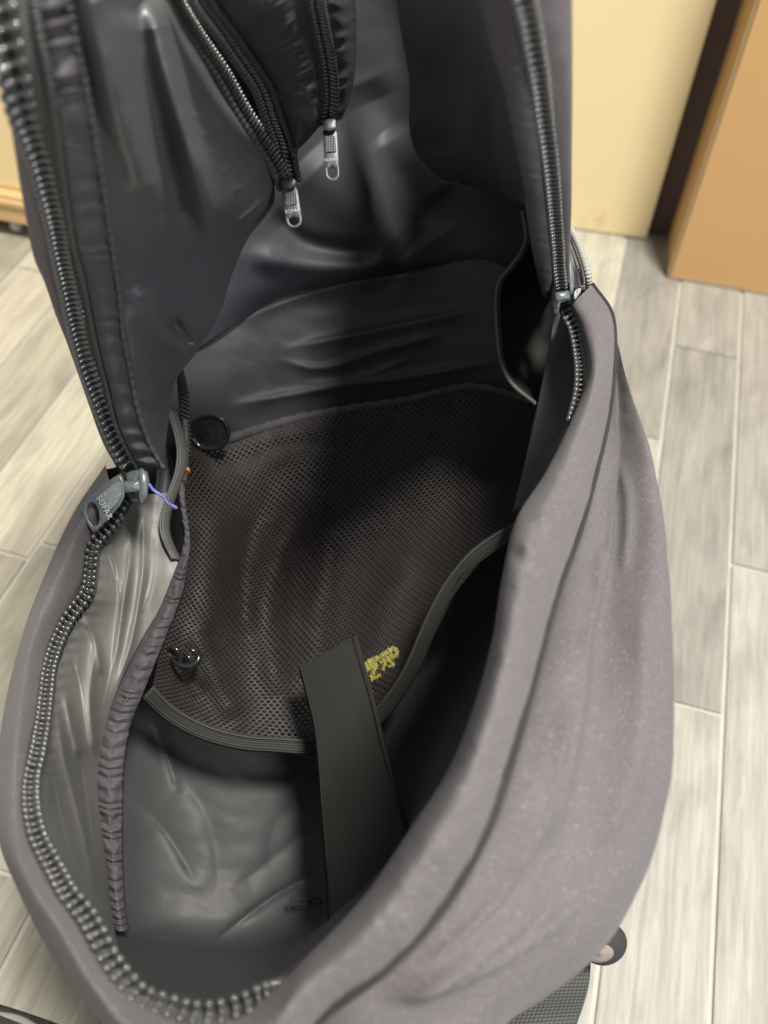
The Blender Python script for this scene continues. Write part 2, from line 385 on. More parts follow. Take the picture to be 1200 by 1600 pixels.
M['cardedge'] = mat_flat('cardboard_edge', (.28, .20, .11), .8, .15, 60)
M['dark'] = mat_flat('dark_brown', (.085, .06, .048), .7)
M['wood'] = mat_flat('pale_wood', (.55, .36, .17), .5, .15, 14)
M['caster'] = mat_flat('caster_plastic', (.45, .45, .43), .35)

# ------------------------------------------------------------------ floor of wood-look planks
A1 = G(1063, 448); A2 = G(926, 1595); B1 = G(1160, 462); B2 = G(1110, 1595)
ydir = ((A2 - A1) / np.linalg.norm(A2 - A1) + (B2 - B1) / np.linalg.norm(B2 - B1)); ydir = -ydir / np.linalg.norm(ydir); ydir[2] = 0
xdir = np.array([ydir[1], -ydir[0], 0])
xa = xdir.dot((A1 + A2) / 2); xb = xdir.dot((B1 + B2) / 2); PW = xb - xa
j1 = ydir.dot(G(1106, 550)); j2 = ydir.dot(G(1096, 1108)); PL = abs(j1 - j2)
print('plank', PW, PL)
rotz = math.atan2(xdir[1], xdir[0])
fl = bpy.data.objects.new('floor', bpy.data.meshes.new('floor'))
bm = boxmesh((-2.6, -2.1, -.06), (2.8, 3.2, -.0035)); bm.to_mesh(fl.data); bm.free(); fl.data.materials.append(M['grout']); COL.objects.link(fl)
tag(fl, kind='structure')
JO = {0: j1, 1: ydir.dot(G(1170, 887)), -1: ydir.dot(G(1017, 683))}
gap = .0022
bm = boxmesh((gap, gap, -.012), (PW - gap, PL - gap, 0), .0012)
pme = bpy.data.meshes.new('plank'); bm.to_mesh(pme); bm.free(); pme.materials.append(M['plank'])
rng = random.Random(3)
TINT = {(0, -1): .70, (1, 0): .74, (0, 0): .80, (-1, 0): .78, (-1, -1): .84, (1, -1): .98, (0, -2): 1.0, (-1, -2): 1.02}   # some tiles are a darker grey, partly standing in for a floor shadow
for ci in range(-24, 24):
    off = JO.get(ci, rng.random() * PL)
    if ci in (-9, -8): off = ydir.dot(G(10, 828)) if ci == -9 else off
    for k in range(-8, 9):
        y0 = off + k * PL
        c = xdir * (xa + (ci + .5) * PW) + ydir * (y0 + PL / 2)
        if math.hypot(c[0] - .1, c[1] - .55) > 1.85: continue
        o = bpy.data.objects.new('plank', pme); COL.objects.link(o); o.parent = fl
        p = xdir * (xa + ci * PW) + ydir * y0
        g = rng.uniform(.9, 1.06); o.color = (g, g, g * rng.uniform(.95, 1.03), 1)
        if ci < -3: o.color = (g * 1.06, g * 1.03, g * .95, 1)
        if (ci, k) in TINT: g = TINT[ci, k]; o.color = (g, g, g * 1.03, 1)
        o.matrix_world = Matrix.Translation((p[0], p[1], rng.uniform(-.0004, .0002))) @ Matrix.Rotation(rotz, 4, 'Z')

# ------------------------------------------------------------------ cardboard box and cream cabinets behind
def local_frame(corner, xd):
    m = Matrix.Identity(4); yd = np.array([-xd[1], xd[0], 0])
    for r in range(3): m[r][0] = xd[r]; m[r][1] = yd[r]; m[r][2] = (0, 0, 1)[r]; m[r][3] = corner[r]
    return m
def norm2(v): v = np.array([v[0], v[1], 0.]); return v / np.linalg.norm(v)
c0 = G(1042, 434); c1 = G(1200, 462)
mx = local_frame(c0, norm2(c1 - c0))
bx = bpy.data.objects.new('cardboard_box', None); COL.objects.link(bx); bx.matrix_world = mx
tag(bx, 'tall orange brown cardboard box standing on the floor beside the cream cabinet', 'box')
bmobj('front_panel', boxmesh((0.004, 0, .001), (.42, .004, .62), .0008), M['card'], bx)
bmobj('side_panel', boxmesh((0.0, .003, .001), (.004, .30, .62), .0008), M['card'], bx)
bmobj('side_panel', boxmesh((.42, .003, .001), (.424, .30, .62), .0008), M['card'], bx)
bmobj('back_panel', boxmesh((0.004, .296, .001), (.42, .30, .62), .0008), M['card'], bx)
bmobj('top_flap', boxmesh((0.001, .001, .621), (.423, .149, .625), .0008), M['card'], bx)
bmobj('top_flap', boxmesh((0.001, .151, .621), (.423, .299, .625), .0008), M['card'], bx)
bmobj('corner_crease', boxmesh((-.0012, -.0012, .003), (.0022, .0022, .618), .0008), M['cardedge'], bx)
bmobj('bottom_edge', boxmesh((0.003, -.0012, .0005), (.42, .0012, .006), .0005), M['cardedge'], bx)
c0 = G(1009, 375); c1 = G(890, 358)
mx = local_frame(c0, norm2(c0 - c1))
M['cream'] = mat_flat('cream_paint', (.62, .51, .29), .45, .05, 4, stain=((-.085, -.02, .02), .035, (.42, .25, .06)))
cb = bpy.data.objects.new('cream_cabinet', None); COL.objects.link(cb); cb.matrix_world = mx
tag(cb, 'stained cream cabinet standing behind the backpack and left of the box', 'cabinet')
bmobj('door_panel', boxmesh((-.55, 0, .002), (0, .02, .9), .002), M['cream'], cb)
bmobj('carcass', boxmesh((-.55, .022, .0), (.16, .42, .89), .001), M['dark'], cb)  # dark brown block, extended to the right behind the box
# cabinet on casters far left
c0 = G(25, 372); mx = local_frame(c0, norm2(G(120, 390) - G(25, 372)))
M['cream2'] = mat_flat('warm_cream_paint', (.72, .56, .30), .5, .05, 4)
lc = bpy.data.objects.new('trolley_cabinet', None); COL.objects.link(lc); lc.matrix_world = mx
tag(lc, 'cream cabinet with a pale wood bottom rail on small wheels at the far left', 'cabinet')
bmobj('body', boxmesh((-.6, .012, .075), (.12, .40, .8), .002), M['cream2'], lc)
bmobj('bottom_rail', boxmesh((-.605, -.004, .028), (.125, .41, .0735), .003), M['wood'], lc)
bmobj('moulding', boxmesh((-.606, -.008, .056), (.126, .40, .066), .003), M['wood'], lc)
import bmesh
for k, xx in enumerate((-.005, -.56)):
    bm = bmesh.new(); bmesh.ops.create_cone(bm, cap_ends=True, segments=20, radius1=.014, radius2=.014, depth=.012, matrix=Matrix.Translation((xx, .02, .0145)) @ Matrix.Rotation(R(90), 4, 'Y'))
    bmesh.ops.bevel(bm, geom=bm.edges[:], offset=.002, segments=2, affect='EDGES')
    wv = bmobj('caster', bm, M['caster'], lc, smooth=True)
# ------------------------------------------------------------------ the backpack
base = G(640, 760); 
base = np.array([.04, .26, 0.0])
bag = empty('backpack', tuple(base), 'open charcoal backpack seen from above with its lid unzipped and mesh pocket inside', 'backpack')

# pixel paths with distances
RIM = [(205,757,.600),(175,815,.590),(147,850,.580),(141,890,.570),(135,925,.560),(107,965,.545),(90,1000,.53),(77,1040,.51),(72,1080,.49),(66,1130,.465),(57,1180,.44),(49,1215,.425),(49,1260,.405),(59,1305,.39),(82,1350,.375),(107,1395,.36),(135,1430,.352),(152,1460,.345),(170,1495,.34),(192,1525,.335),(220,1555,.332),(265,1572,.33),(305,1582,.328),(345,1580,.328),(382,1568,.33),(415,1553,.336),(445,1545,.35),(485,1528,.38)]
LID_L = [(-6,-70,.205),(2,20,.213),(12,75,.222),(22,115,.230),(30,155,.240),(41,190,.252),(52,220,.266),(64,255,.283),(73,290,.302),(82,325,.323),(90,360,.348),(97,400,.378),(106,440,.41),(116,490,.447),(128,540,.485),(142,590,.518),(157,630,.545),(174,675,.57),(190,708,.587),(206,738,.6)]
LID_R = [(806,-70,.275),(820,5,.300),(827,35,.312),(834,75,.328),(841,115,.345),(846,155,.366),(851,195,.388),(857,240,.415),(862,285,.445),(866,335,.485),(870,380,.525),(873,425,.567),(878,462,.600)]
RIM_R = [(880,470,.602),(886,490,.598),(897,512,.59),(904,545,.575),(908,580,.555),(906,615,.54),(895,660,.52)]

ld = lambda pts: [(p[0], p[1], p[2] if p[2] > .6 else .6 - (.6 - p[2]) * .82) for p in pts]
LID_L = ld(LID_L)

# ---- padded rim: rows inner(hidden) / inner visible / crest / outer / under
st = [ # A inner            B inner visible     C crest             D outer silhouette/seam      E under
 ((212,772,.625),(190,775,.597),(172,752,.590),(165,727,.605),(193,726,.632)),
 ((165,838,.61),(147,832,.588),(128,815,.578),(116,800,.60),(160,800,.66)),
 ((140,905,.59),(124,900,.568),(98,880,.556),(72,895,.585),(120,905,.66)),
 ((98,1010,.56),(76,1000,.528),(52,985,.515),(36,990,.55),(90,1010,.65)),
 ((70,1120,.50),(54,1115,.47),(28,1105,.455),(6,1115,.50),(70,1120,.64)),
 ((58,1220,.45),(40,1222,.425),(15,1235,.412),(-7,1235,.46),(60,1240,.62)),
 ((70,1310,.42),(48,1315,.392),(22,1322,.380),(0,1318,.425),(70,1320,.60)),
 ((105,1385,.385),(82,1388,.366),(50,1390,.352),(26,1385,.40),(100,1380,.58)),
 ((150,1450,.37),(128,1452,.352),(92,1455,.337),(62,1458,.385),(140,1440,.57)),
 ((200,1520,.355),(182,1532,.338),(140,1535,.322),(112,1538,.37),(190,1500,.56)),
 ((280,1575,.35),(265,1590,.33),(215,1620,.312),(195,1632,.36),(280,1560,.56)),
 ((345,1570,.35),(350,1592,.33),(330,1640,.308),(310,1690,.35),(370,1600,.56)),
 ((395,1555,.365),(398,1572,.335),(420,1610,.305),(420,1665,.335),(470,1600,.56)),
 ((474,1539,0.390),(448,1527,0.340),(480,1555,.306),(520,1572,.315),(560,1540,.52)),
 ((531,1482,0.395),(505,1470,0.345),(555,1485,.305),(622,1497,.312),(640,1450,.52)),
 ((601,1404,0.400),(575,1392,0.350),(630,1410,.306),(700,1402,.314),(720,1360,.52)),
 ((672,1300,0.402),(646,1288,0.352),(700,1300,.310),(762,1288,.320),(780,1240,.53)),
 ((728,1212,0.408),(702,1200,0.358),(745,1200,.318),(794,1195,.330),(810,1150,.54)),
 ((766,1117,0.418),(740,1105,0.368),(780,1095,.330),(822,1102,.346),(838,1060,.56)),
 ((795,1012,0.435),(769,1000,0.385),(808,990,.350),(846,1015,.368),(862,980,.57)),
 ((810,917,0.458),(784,905,0.408),(825,890,.376),(872,925,.398),(885,890,.59)),
 ((832,824,0.488),(806,812,0.438),(850,800,.410),(906,832,.434),(915,800,.60)),
 ((876,754,0.525),(850,742,0.475),(890,730,.448),(932,738,.475),(930,720,.63)),
 ((919,667,0.565),(893,655,0.515),(925,640,.490),(952,650,.518),(940,640,.65)),
 ((942,602,0.605),(916,590,0.555),(940,565,.525),(960,570,.556),(945,560,.67)),
 ((934,532,0.635),(908,520,0.585),(938,492,.565),(957,492,.590),(935,495,.68)),
 ((916,490,0.654),(890,478,0.604),(912,452,.592),(926,444,.612),(905,455,.69)),
]
st = [s if i < 13 else (s[0], s[1], (s[1][0]*.68+s[3][0]*.32, s[1][1]*.68+s[3][1]*.32, s[2][2]), s[3], s[4]) for i, s in enumerate(st)]
rows = [[(s[k][0], s[k][1], s[k][2] + (.010 if k == 3 and i > 12 else 0)) for i, s in enumerate(st)] for k in range(5)]
def rim_disp(X, Y, U, V):
    d = folds(X, Y, [([(845,800),(868,830)],8,.0022),([(832,815),(848,850)],9,-.002),([(815,845),(842,872)],9,.002),([(800,860),(835,905)],9,-.0018),([(800,905),(830,935)],10,.0015),([(780,1010),(800,1040)],10,.0012)])
    return 1.5 * d + .0022 * fbm(X / 60, Y / 60, 5) + .0008 * fbm(X / 18, Y / 18, 8)
def toward(p, q, px, dd):
    v = np.array(q[:2]) - np.array(p[:2]); v = v / max(np.linalg.norm(v), 1e-6) * px; return (p[0] + v[0], p[1] + v[1], p[2] + dd)
under = [toward(s[3], s[2], 6, .022) for s in st]
rows = rows[:4] + [under, rows[4]]
rows[3] = [(p[0], p[1], p[2] - (.006 if i > 12 else 0)) for i, p in enumerate(rows[3])]
rim = sheet('padded_rim', rows, 460, 80, M['neoprene'], bag, rim_disp, 0)

tube('dark_seam_line', [(p[0], p[1], p[2] + .0035) for p in (s[3] for s in st[12:])], .0012, M['seam'], bag, n=240, seg=8)  # dark tube added in the seam groove to strengthen its shade line

# ---- outer shell of the body, closed round, from the seam down to the floor
sh0 = [(188,735,.625),(120,812,.61),(80,905,.60),(45,1000,.57),(18,1120,.52),(8,1240,.48),(14,1320,.45),(40,1390,.42),(76,1456,.40),(124,1530,.385),(205,1625,.37),(320,1680,.36),(425,1650,.345),(520,1566,.327),(617,1494,.323),(695,1400,.325),(757,1287,.331),(789,1195,.341),(817,1102,.357),(841,1014,.378),(867,924,.407),(900,832,.443),(926,738,.483),(945,650,.525),(952,570,.562),(948,494,.596),(918,452,.62),
       (800,450,.78),(600,500,.88),(400,580,.84),(270,660,.76)]
sh1 = {13:(585,1660,.345),14:(700,1562,.350),15:(806,1455,.356),16:(862,1330,.366),17:(892,1215,.374),18:(913,1105,.388),19:(930,1010,.408),20:(943,920,.436),21:(955,830,.468),22:(962,745,.50),23:(964,668,.54),24:(962,600,.575),25:(946,524,.615),26:(912,466,.645)}
sh2 = {13:(650,1740,.40),14:(800,1590,.415),15:(935,1490,.43),16:(1012,1355,.437),17:(1043,1230,.44),18:(1050,1110,.45),19:(1048,1000,.464),20:(1041,900,.486),21:(1028,805,.515),22:(1008,715,.545),23:(984,655,.575),24:(966,612,.60),25:(948,540,.64),26:(908,476,.67)}
for i in range(13, 25):
    a = sh0[i][2]; sh1[i] = sh1[i][:2] + (a + .42 * (sh1[i][2] - a),); sh2[i] = sh2[i][:2] + (a + .50 * (sh2[i][2] - a),)
W0 = np.array([P(p[0], p[1], p[2] + (.016 if 12 < i < 27 else 0)) for i, p in enumerate(sh0)]); n = len(sh0)
cen = W0[:, :2].mean(0)
def below(Wp, z, s): q = Wp.copy(); q[:2] = cen + (q[:2] - cen) * s; q[2] = z; return q
W1 = np.array([P(*sh1[i]) if i in sh1 else below(W0[i], W0[i][2] - .05, 1.0 if 11 <= i <= 13 else .97) for i in range(n)])
W2 = np.array([P(*sh2[i]) if i in sh2 else below(W0[i], W0[i][2] - .13, .95) for i in range(n)])
W3 = np.array([below(W2[i], W2[i][2] * .62, .97 if i > 17 else .86) for i in range(n)])
W4 = np.array([below(W2[i], .05, .82 if i > 17 else .72) for i in range(n)])
W5 = np.array([below(W2[i], .004, .66) for i in range(n)])
W0b = W0.copy()
for i in range(13, 27):
    a = np.array(sh0[i]); c = np.array(sh1[i]); W0b[i] = P(*(a * .84 + c * .16 + [0, 0, -.0015]))
for i in list(range(13)) + list(range(27, n)): W0b[i] = W0[i] * .85 + W1[i] * .15
ctrl = np.stack([W0, W0b, W1, W2, W3, W4, W5]); ctrl = np.concatenate([ctrl, ctrl[:, :1]], 1)
NU, NV = 460, 110
tring = np.concatenate([[0], np.cumsum(np.linalg.norm(np.diff(ctrl[:3].mean(0), axis=0), axis=1))]); tring /= tring[-1]
dense = np.stack([hermite(r, tring, np.linspace(0, 1, NU)) for r in ctrl])
dense = hermite(dense, np.array([0, .06, .24, .46, .68, .92, 1.]), np.linspace(0, 1, NV))
# folds of the outer panel, in the image plane they run along the panel
vc = (dense - CAM) @ B; sx = 600 + F_PX * vc[..., 0] / vc[..., 2]; sy = 800 + F_PX * vc[..., 1] / vc[..., 2]
vis = np.zeros(sx.shape); vis[:, int(NU*tring[12]):int(NU*tring[26])] = 1; vis[NV//2:] = 0
df = 1.45 * (creases(sx, sy, [([(600,1562),(700,1522),(800,1474),(912,1408)],20,.009),
  ([(640,1540),(720,1496),(800,1440),(862,1380)],9,.0055),([(690,1500),(760,1455),(830,1390),(868,1330)],8,.0026),([(660,1505),(740,1440),(800,1370),(830,1310)],11,.0035),([(760,1478),(830,1425),(890,1350)],7,.0022),
  ([(790,1370),(835,1300),(862,1200),(880,1090)],13,.0042),([(845,1330),(885,1210),(905,1090),(910,980)],17,.0036),
  ([(905,1040),(925,950),(935,860)],14,.0036),([(930,960),(950,860),(955,780)],11,.0030),([(975,900),(985,800),(972,720)],12,.0026),([(958,760),(962,700),(958,660)],7,.0022),
  ([(940,1330),(990,1200),(1005,1060),(1000,930)],30,.0035)]) + folds(sx, sy, [([(905,860),(900,960),(880,1080),(850,1200),(790,1340)],30,.003)]))
df = df * vis + (.0014 * fbm(sx / 110, sy / 110, 21) + .0006 * fbm(sx / 14, sy / 14, 4)) * np.clip(np.linspace(0, 6, NV), 0, 1)[:, None]
T1 = np.gradient(dense, axis=1); T2 = np.gradient(dense, axis=0); Nn = np.cross(T1, T2); Nn /= np.maximum(np.linalg.norm(Nn, axis=2, keepdims=True), 1e-9)
out = dense.copy(); out[..., :2] -= cen
if (Nn[..., :2] * out[..., :2]).sum() < 0: Nn = -Nn
vw = CAM - dense; vw /= np.linalg.norm(vw, axis=2, keepdims=True); Nn = np.where(vis[..., None] > 0, Nn * .45 + vw * .55, Nn)
dense = dense - Nn * df[..., None]
dense[..., 2] = np.maximum(dense[..., 2], .003); dense[:, -1] = dense[:, 0]
V_, F_, UV = gridmesh(dense, 0)
body = link('body_shell', V_, F_, M['neoprene'], bag, UV)
# underside panel of the bag
ring = dense[-1, :-1:6]; k = len(ring); cpt = ring.mean(0)
link('base_panel', np.concatenate([ring + [0, 0, .0005], [cpt + [0, 0, .001]]]), [(i, (i + 1) % k, k) for i in range(k)], M['webbing'], bag)

# ---- body lining: the cavity
rows = [
 [(240,600,.70),(330,470,.73),(450,440,.745),(600,420,.755),(740,400,.75),(850,400,.72),(900,440,.68)],
 [(235,680,.70),(330,580,.745),(450,560,.765),(600,540,.775),(740,540,.765),(850,560,.72),(915,560,.62)],
 [(225,770,.69),(330,720,.765),(450,690,.785),(600,660,.80),(740,660,.79),(850,660,.73),(895,680,.58)],
 [(215,880,.68),(330,870,.765),(450,850,.80),(600,830,.81),(740,820,.77),(820,820,.70),(860,800,.52)],
 [(190,1000,.66),(300,1010,.735),(420,1000,.775),(560,990,.78),(690,980,.72),(770,960,.66),(825,940,.53)],
 [(160,1130,.63),(270,1140,.685),(390,1150,.715),(510,1140,.72),(630,1110,.69),(720,1080,.64),(790,1060,.50)],
 [(150,1250,.60),(250,1260,.655),(370,1270,.675),(480,1260,.675),(580,1230,.65),(660,1190,.61),(735,1180,.48)],
 [(150,1370,.575),(240,1380,.625),(350,1390,.64),(460,1380,.635),(540,1340,.62),(600,1300,.585),(660,1300,.47)],
 [(160,1450,.55),(240,1455,.60),(330,1468,.61),(430,1470,.60),(500,1440,.58),(545,1400,.54),(590,1390,.44)],
 [(180,1490,.47),(250,1490,.52),(330,1495,.525),(420,1498,.51),(470,1480,.46),(510,1455,.42),(545,1440,.37)],
 [(200,1540,.375),(260,1545,.39),(320,1548,.40),(390,1545,.395),(440,1530,.38),(475,1510,.37),(500,1490,.36)],
 [(222,1560,.345),(268,1578,.338),(320,1585,.338),(375,1575,.340),(420,1555,.348),(455,1535,.355),(480,1515,.36)],
]
def lin_disp(X, Y, U, V):
    f = [([(330,520),(450,500),(600,470)],12,.008),([(345,600),(480,580),(560,560),(700,540)],12,.010),([(350,560),(460,540),(560,520)],12,-.009),
         ([(330,640),(470,620),(600,605),(760,575)],16,-.007),([(420,470),(560,440),(640,425)],8,.006),([(600,520),(700,500),(760,490)],14,.007),([(420,545),(435,505),(410,495)],10,.009),
         ([(195,1250),(235,1275),(270,1315),(300,1375)],9,-.009),([(215,1240),(255,1265),(295,1320)],9,.007),
         ([(250,1190),(265,1230),(275,1240)],8,-.008),([(200,1225),(212,1232),(215,1260)],6,.006),
         ([(325,1478),(400,1420),(500,1365)],10,-.009),([(340,1440),(410,1390),(500,1335)],16,.006),
         ([(250,1120),(260,1160),(255,1230)],9,.006),([(190,1472),(250,1461),(325,1478),(390,1478),(485,1482)],9,-.006),([(330,1300),(420,1250),(480,1230)],30,.007)]
    g = creases(X, Y, [([(690,425),(560,440),(450,470),(370,505)],12,.007),([(760,480),(640,505),(520,530),(440,545)],14,.009),([(700,520),(600,545),(500,575),(430,560)],12,.007),
         ([(790,560),(660,585),(520,605),(350,635)],13,.009),([(640,560),(560,590),(470,600)],9,.004),
         ([(190,1244),(230,1268),(266,1310),(310,1385)],16,.005),([(236,1120),(258,1170),(280,1240)],15,.006),
         ([(500,1360),(420,1405),(326,1478)],12,.009),([(500,1285),(440,1330),(360,1395)],22,.005),([(280,1200),(330,1290),(345,1400)],30,.005),([(480,1240),(430,1290),(420,1360)],26,.004),
         ([(186,1474),(250,1461),(326,1478),(400,1479),(490,1482)],10,.006)])
    return .72 * g + .004 * fbm(X / 110, Y / 80, 3) - .0006 * ridged(X / 70 + Y / 160, Y / 38 - X / 90, 9, 2)
lining = sheet('body_lining', rows, 380, 440, M['lining'], bag, lin_disp, .0015)

# facing that closes the inside of the padded rim down to the lining
fa = [(s_[0][0], s_[0][1], s_[0][2] - .004) for s_ in st[11:27]]
fb = [(470,1512,.365),(492,1492,.37),(538,1440,.385),(583,1392,.445),(652,1300,.475),(728,1180,.485),(783,1060,.505),(818,940,.535),(853,800,.53),(888,680,.585),(905,560,.63)]
fb = [tuple(p) for p in curve(fb, 16)]
sheet('rim_facing', [fa, [((a[0]+c[0])/2 + 6, (a[1]+c[1])/2 + 3, (a[2]+c[2])/2 + .015) for a, c in zip(fa, fb)], fb], 120, 20, M['lining'], bag)

# ---- back wrinkled flap above the mesh (its frayed lower seam)
tube('seam_tape', [(345,690,.742),(400,672,.752),(460,655,.76),(540,640,.768),(640,625,.772),(740,605,.768),(830,628,.72)], .0035, M['binding'], bag, n=160, seg=8, flat=.4, rfun=lambda t: 1 + .25 * np.sin(t * 190) * np.sin(t * 71))

# ---- mesh pocket: a knitted net with open holes
mrows = [
 [(262,700,.665),(330,702,.715),(430,668,.738),(540,643,.752),(650,626,.756),(750,610,.75),(850,640,.69)],
 [(282,800,.645),(360,790,.70),(450,760,.735),(550,740,.75),(660,720,.752),(760,705,.735),(850,710,.66)],
 [(282,890,.625),(360,885,.675),(450,860,.715),(550,840,.735),(650,815,.73),(745,790,.70),(830,770,.62)],
 [(258,970,.612),(345,985,.645),(440,970,.685),(530,945,.705),(620,910,.695),(710,870,.665),(800,815,.60)],
 [(246,1035,.605),(325,1065,.632),(420,1070,.655),(510,1055,.665),(590,1015,.66),(665,960,.645),(760,858,.595)],
 [(235,1088,.602),(300,1128,.622),(390,1155,.637),(490,1164,.642),(580,1120,.632),(640,1040,.622),(722,895,.59)],
]
MG = loft(mrows, 220, 200)
U, V = np.meshgrid(np.linspace(0, 1, 220), np.linspace(0, 1, 200))
MG[..., 2] += folds(MG[..., 0], MG[..., 1], [([(480,760),(440,860),(420,960),(440,1100)],26,.012),([(400,800),(380,900),(380,1000)],20,-.010),([(340,780),(330,900),(320,1000)],22,.009),([(520,820),(500,950),(490,1080)],24,-.008),([(300,960),(330,1040),(370,1130)],18,.007),([(280,1050),(320,1090)],12,-.006),([(640,860),(600,960),(560,1080)],30,.008)]) + .004 * fbm(MG[..., 0] / 70, MG[..., 1] / 70, 12)
Wm = Pn(MG[..., 0], MG[..., 1], MG[..., 2])
def msamp(u, v):
    a = np.clip(u, 0, 1) * 218.999; b = np.clip(v, 0, 1) * 198.999; i = a.astype(int); j = b.astype(int); fa = (a - i)[:, None]; fb = (b - j)[:, None]
    return (Wm[j, i] * (1 - fa) + Wm[j, i + 1] * fa) * (1 - fb) + (Wm[j + 1, i] * (1 - fa) + Wm[j + 1, i + 1] * fa) * fb
ncx, ncy = 62, 92
aa = 1.0 / ncx; bb = 1.0 / ncy
hexo = [(0, 2/3), (.5, 1/3), (.5, -1/3), (0, -2/3), (-.5, -1/3), (-.5, 1/3)]
vid = {}; vu = []; vv = []; lift = []; Fm = []
def mv(u, v, l, key=None):
    if key is not None and key in vid: return vid[key]
    vu.append(u); vv.append(v); lift.append(l); i = len(vu) - 1
    if key is not None: vid[key] = i
    return i
for j in range(ncy + 1):
    for i in range(ncx + 1):
        cx = (i + (.5 if j % 2 else 0)) * aa; cy = j * bb
        if cx > 1.0 + aa * .4: continue
        ou = []; inn = []; dn = []
        for (hx, hy) in hexo:
            u_ = cx + hx * aa; v_ = cy + hy * bb; key = (round((u_ / aa) * 2), round((v_ / bb) * 3))
            ou.append(mv(u_, v_, 0, key)); s = .56
            inn.append(mv(cx + hx * aa * s, cy + hy * bb * s * 1.02, .0001)); dn.append(mv(cx + hx * aa * s * .96, cy + hy * bb * s * .98, .0010))
        for k in range(6):
            q = (k + 1) % 6; Fm.append((ou[k], ou[q], inn[q], inn[k])); Fm.append((inn[k], inn[q], dn[q], dn[k]))
Vm = msamp(np.array(vu), np.array(vv)); vd = Vm - CAM; vd /= np.linalg.norm(vd, axis=1, keepdims=True)
Vm = Vm + vd * np.array(lift)[:, None]
mesh_p = link('mesh_pocket', Vm, Fm, M['mesh'], bag, smooth=True)
# elastic hem
EL = [(232,1082,.600),(268,1116,.612),(320,1144,.622),(380,1160,.630),(435,1164,.634),(490,1166,.637),(550,1150,.634),(600,1108,.627),(640,1050,.617),(675,970,.606),(705,915,.598),(745,868,.59),(800,832,.588),(840,815,.585)]
ed = np.array(EL); 
tn = np.gradient(ed[:, :2], axis=0); tn /= np.linalg.norm(tn, axis=1, keepdims=True); nr = np.stack([-tn[:, 1], tn[:, 0]], 1)
wd = np.full(len(ed), 13.0)
le = np.concatenate([ed[:, :2] - nr * wd[:, None], ed[:, 2:3] - .003], 1); re_ = np.concatenate([ed[:, :2] + nr * wd[:, None], ed[:, 2:3] - .002], 1)
ribbon('elastic_band', le, re_, M['elastic'], mesh_p, n=200, nw=10, bulge=.001, th=.002, disp=lambda X, Y, U, V: .0006 * np.sin(V * 2 * math.pi * 5))
tube('stitch_line', np.concatenate([ed[:, :2] - nr * 9, ed[:, 2:3] - .0042], 1), .0004, M['binding'], mesh_p, n=220, seg=5)
# cord hanging behind the tab
tube('draw_cord', [(562,1060,.632),(575,1110,.622),(592,1150,.616),(603,1190,.60)], .0011, M['elastic'], bag, n=40)

# ---- webbing tab
TL = [(466,1043,.608),(477,1085,.604),(488,1130,.600),(494,1180,.594),(498,1240,.585),(504,1310,.560),(510,1400,.535),(514,1490,.50)]
TR = [(557,992,.606),(571,1040,.602),(586,1095,.596),(598,1150,.582),(613,1210,.560),(630,1275,.530),(648,1350,.49),(660,1440,.45)]
tab = ribbon('strap_tab', TL, TR, M['tabweb'], bag, n=120, nw=24, bulge=.002, th=.0022, disp=lambda X, Y, U, V: .0035 * np.sin(U * 5 + V * 1.2) * .5 + .0010 * fbm(X / 40, Y / 60, 2))
for Ls in (np.array(TL) * [1, 1, 1] + [4, 1, -.0024], np.array(TR) + [-4, 1, -.0024]):
    tube('stitch_line', Ls, .00035, M['tabweb'], tab, n=120, seg=5)

# box stitch marks at the foot of the tab
for (x0, x1) in ((455, 463), (466, 482), (486, 500)):
    tube('stitch_mark', [(x0,1404,.606),(x1,1405,.606),(x1,1412,.606),(x0,1412,.606),(x0,1405,.606)], .0006, M['elastic'], bag, n=24, seg=5)

# ---- yellow embroidery on the mesh
emb = []
rr = random.Random(5)
eo = None
allv = []; allf = []
def yarn(p, r=.0006, seg=5, n=14):
    C = curve(p, n); W = Pn(C[:, 0], C[:, 1], C[:, 2]); T = frames(W); vw = CAM - W; vw /= np.linalg.norm(vw, axis=1, keepdims=True)
    S = np.cross(T, vw); S /= np.linalg.norm(S, axis=1, keepdims=True); Nq = np.cross(S, T); a = np.linspace(0, 2 * math.pi, seg, endpoint=False)
    Vq = (W[:, None] + r * (np.cos(a)[None, :, None] * S[:, None] + np.sin(a)[None, :, None] * Nq[:, None])).reshape(-1, 3)
    b0 = sum(len(v) for v in allv); idx = np.arange(n * seg).reshape(n, seg) + b0; nx = np.roll(idx, -1, 1)
    allv.append(Vq); allf.extend(np.stack([idx[:-1], nx[:-1], nx[1:], idx[1:]], -1).reshape(-1, 4).tolist())
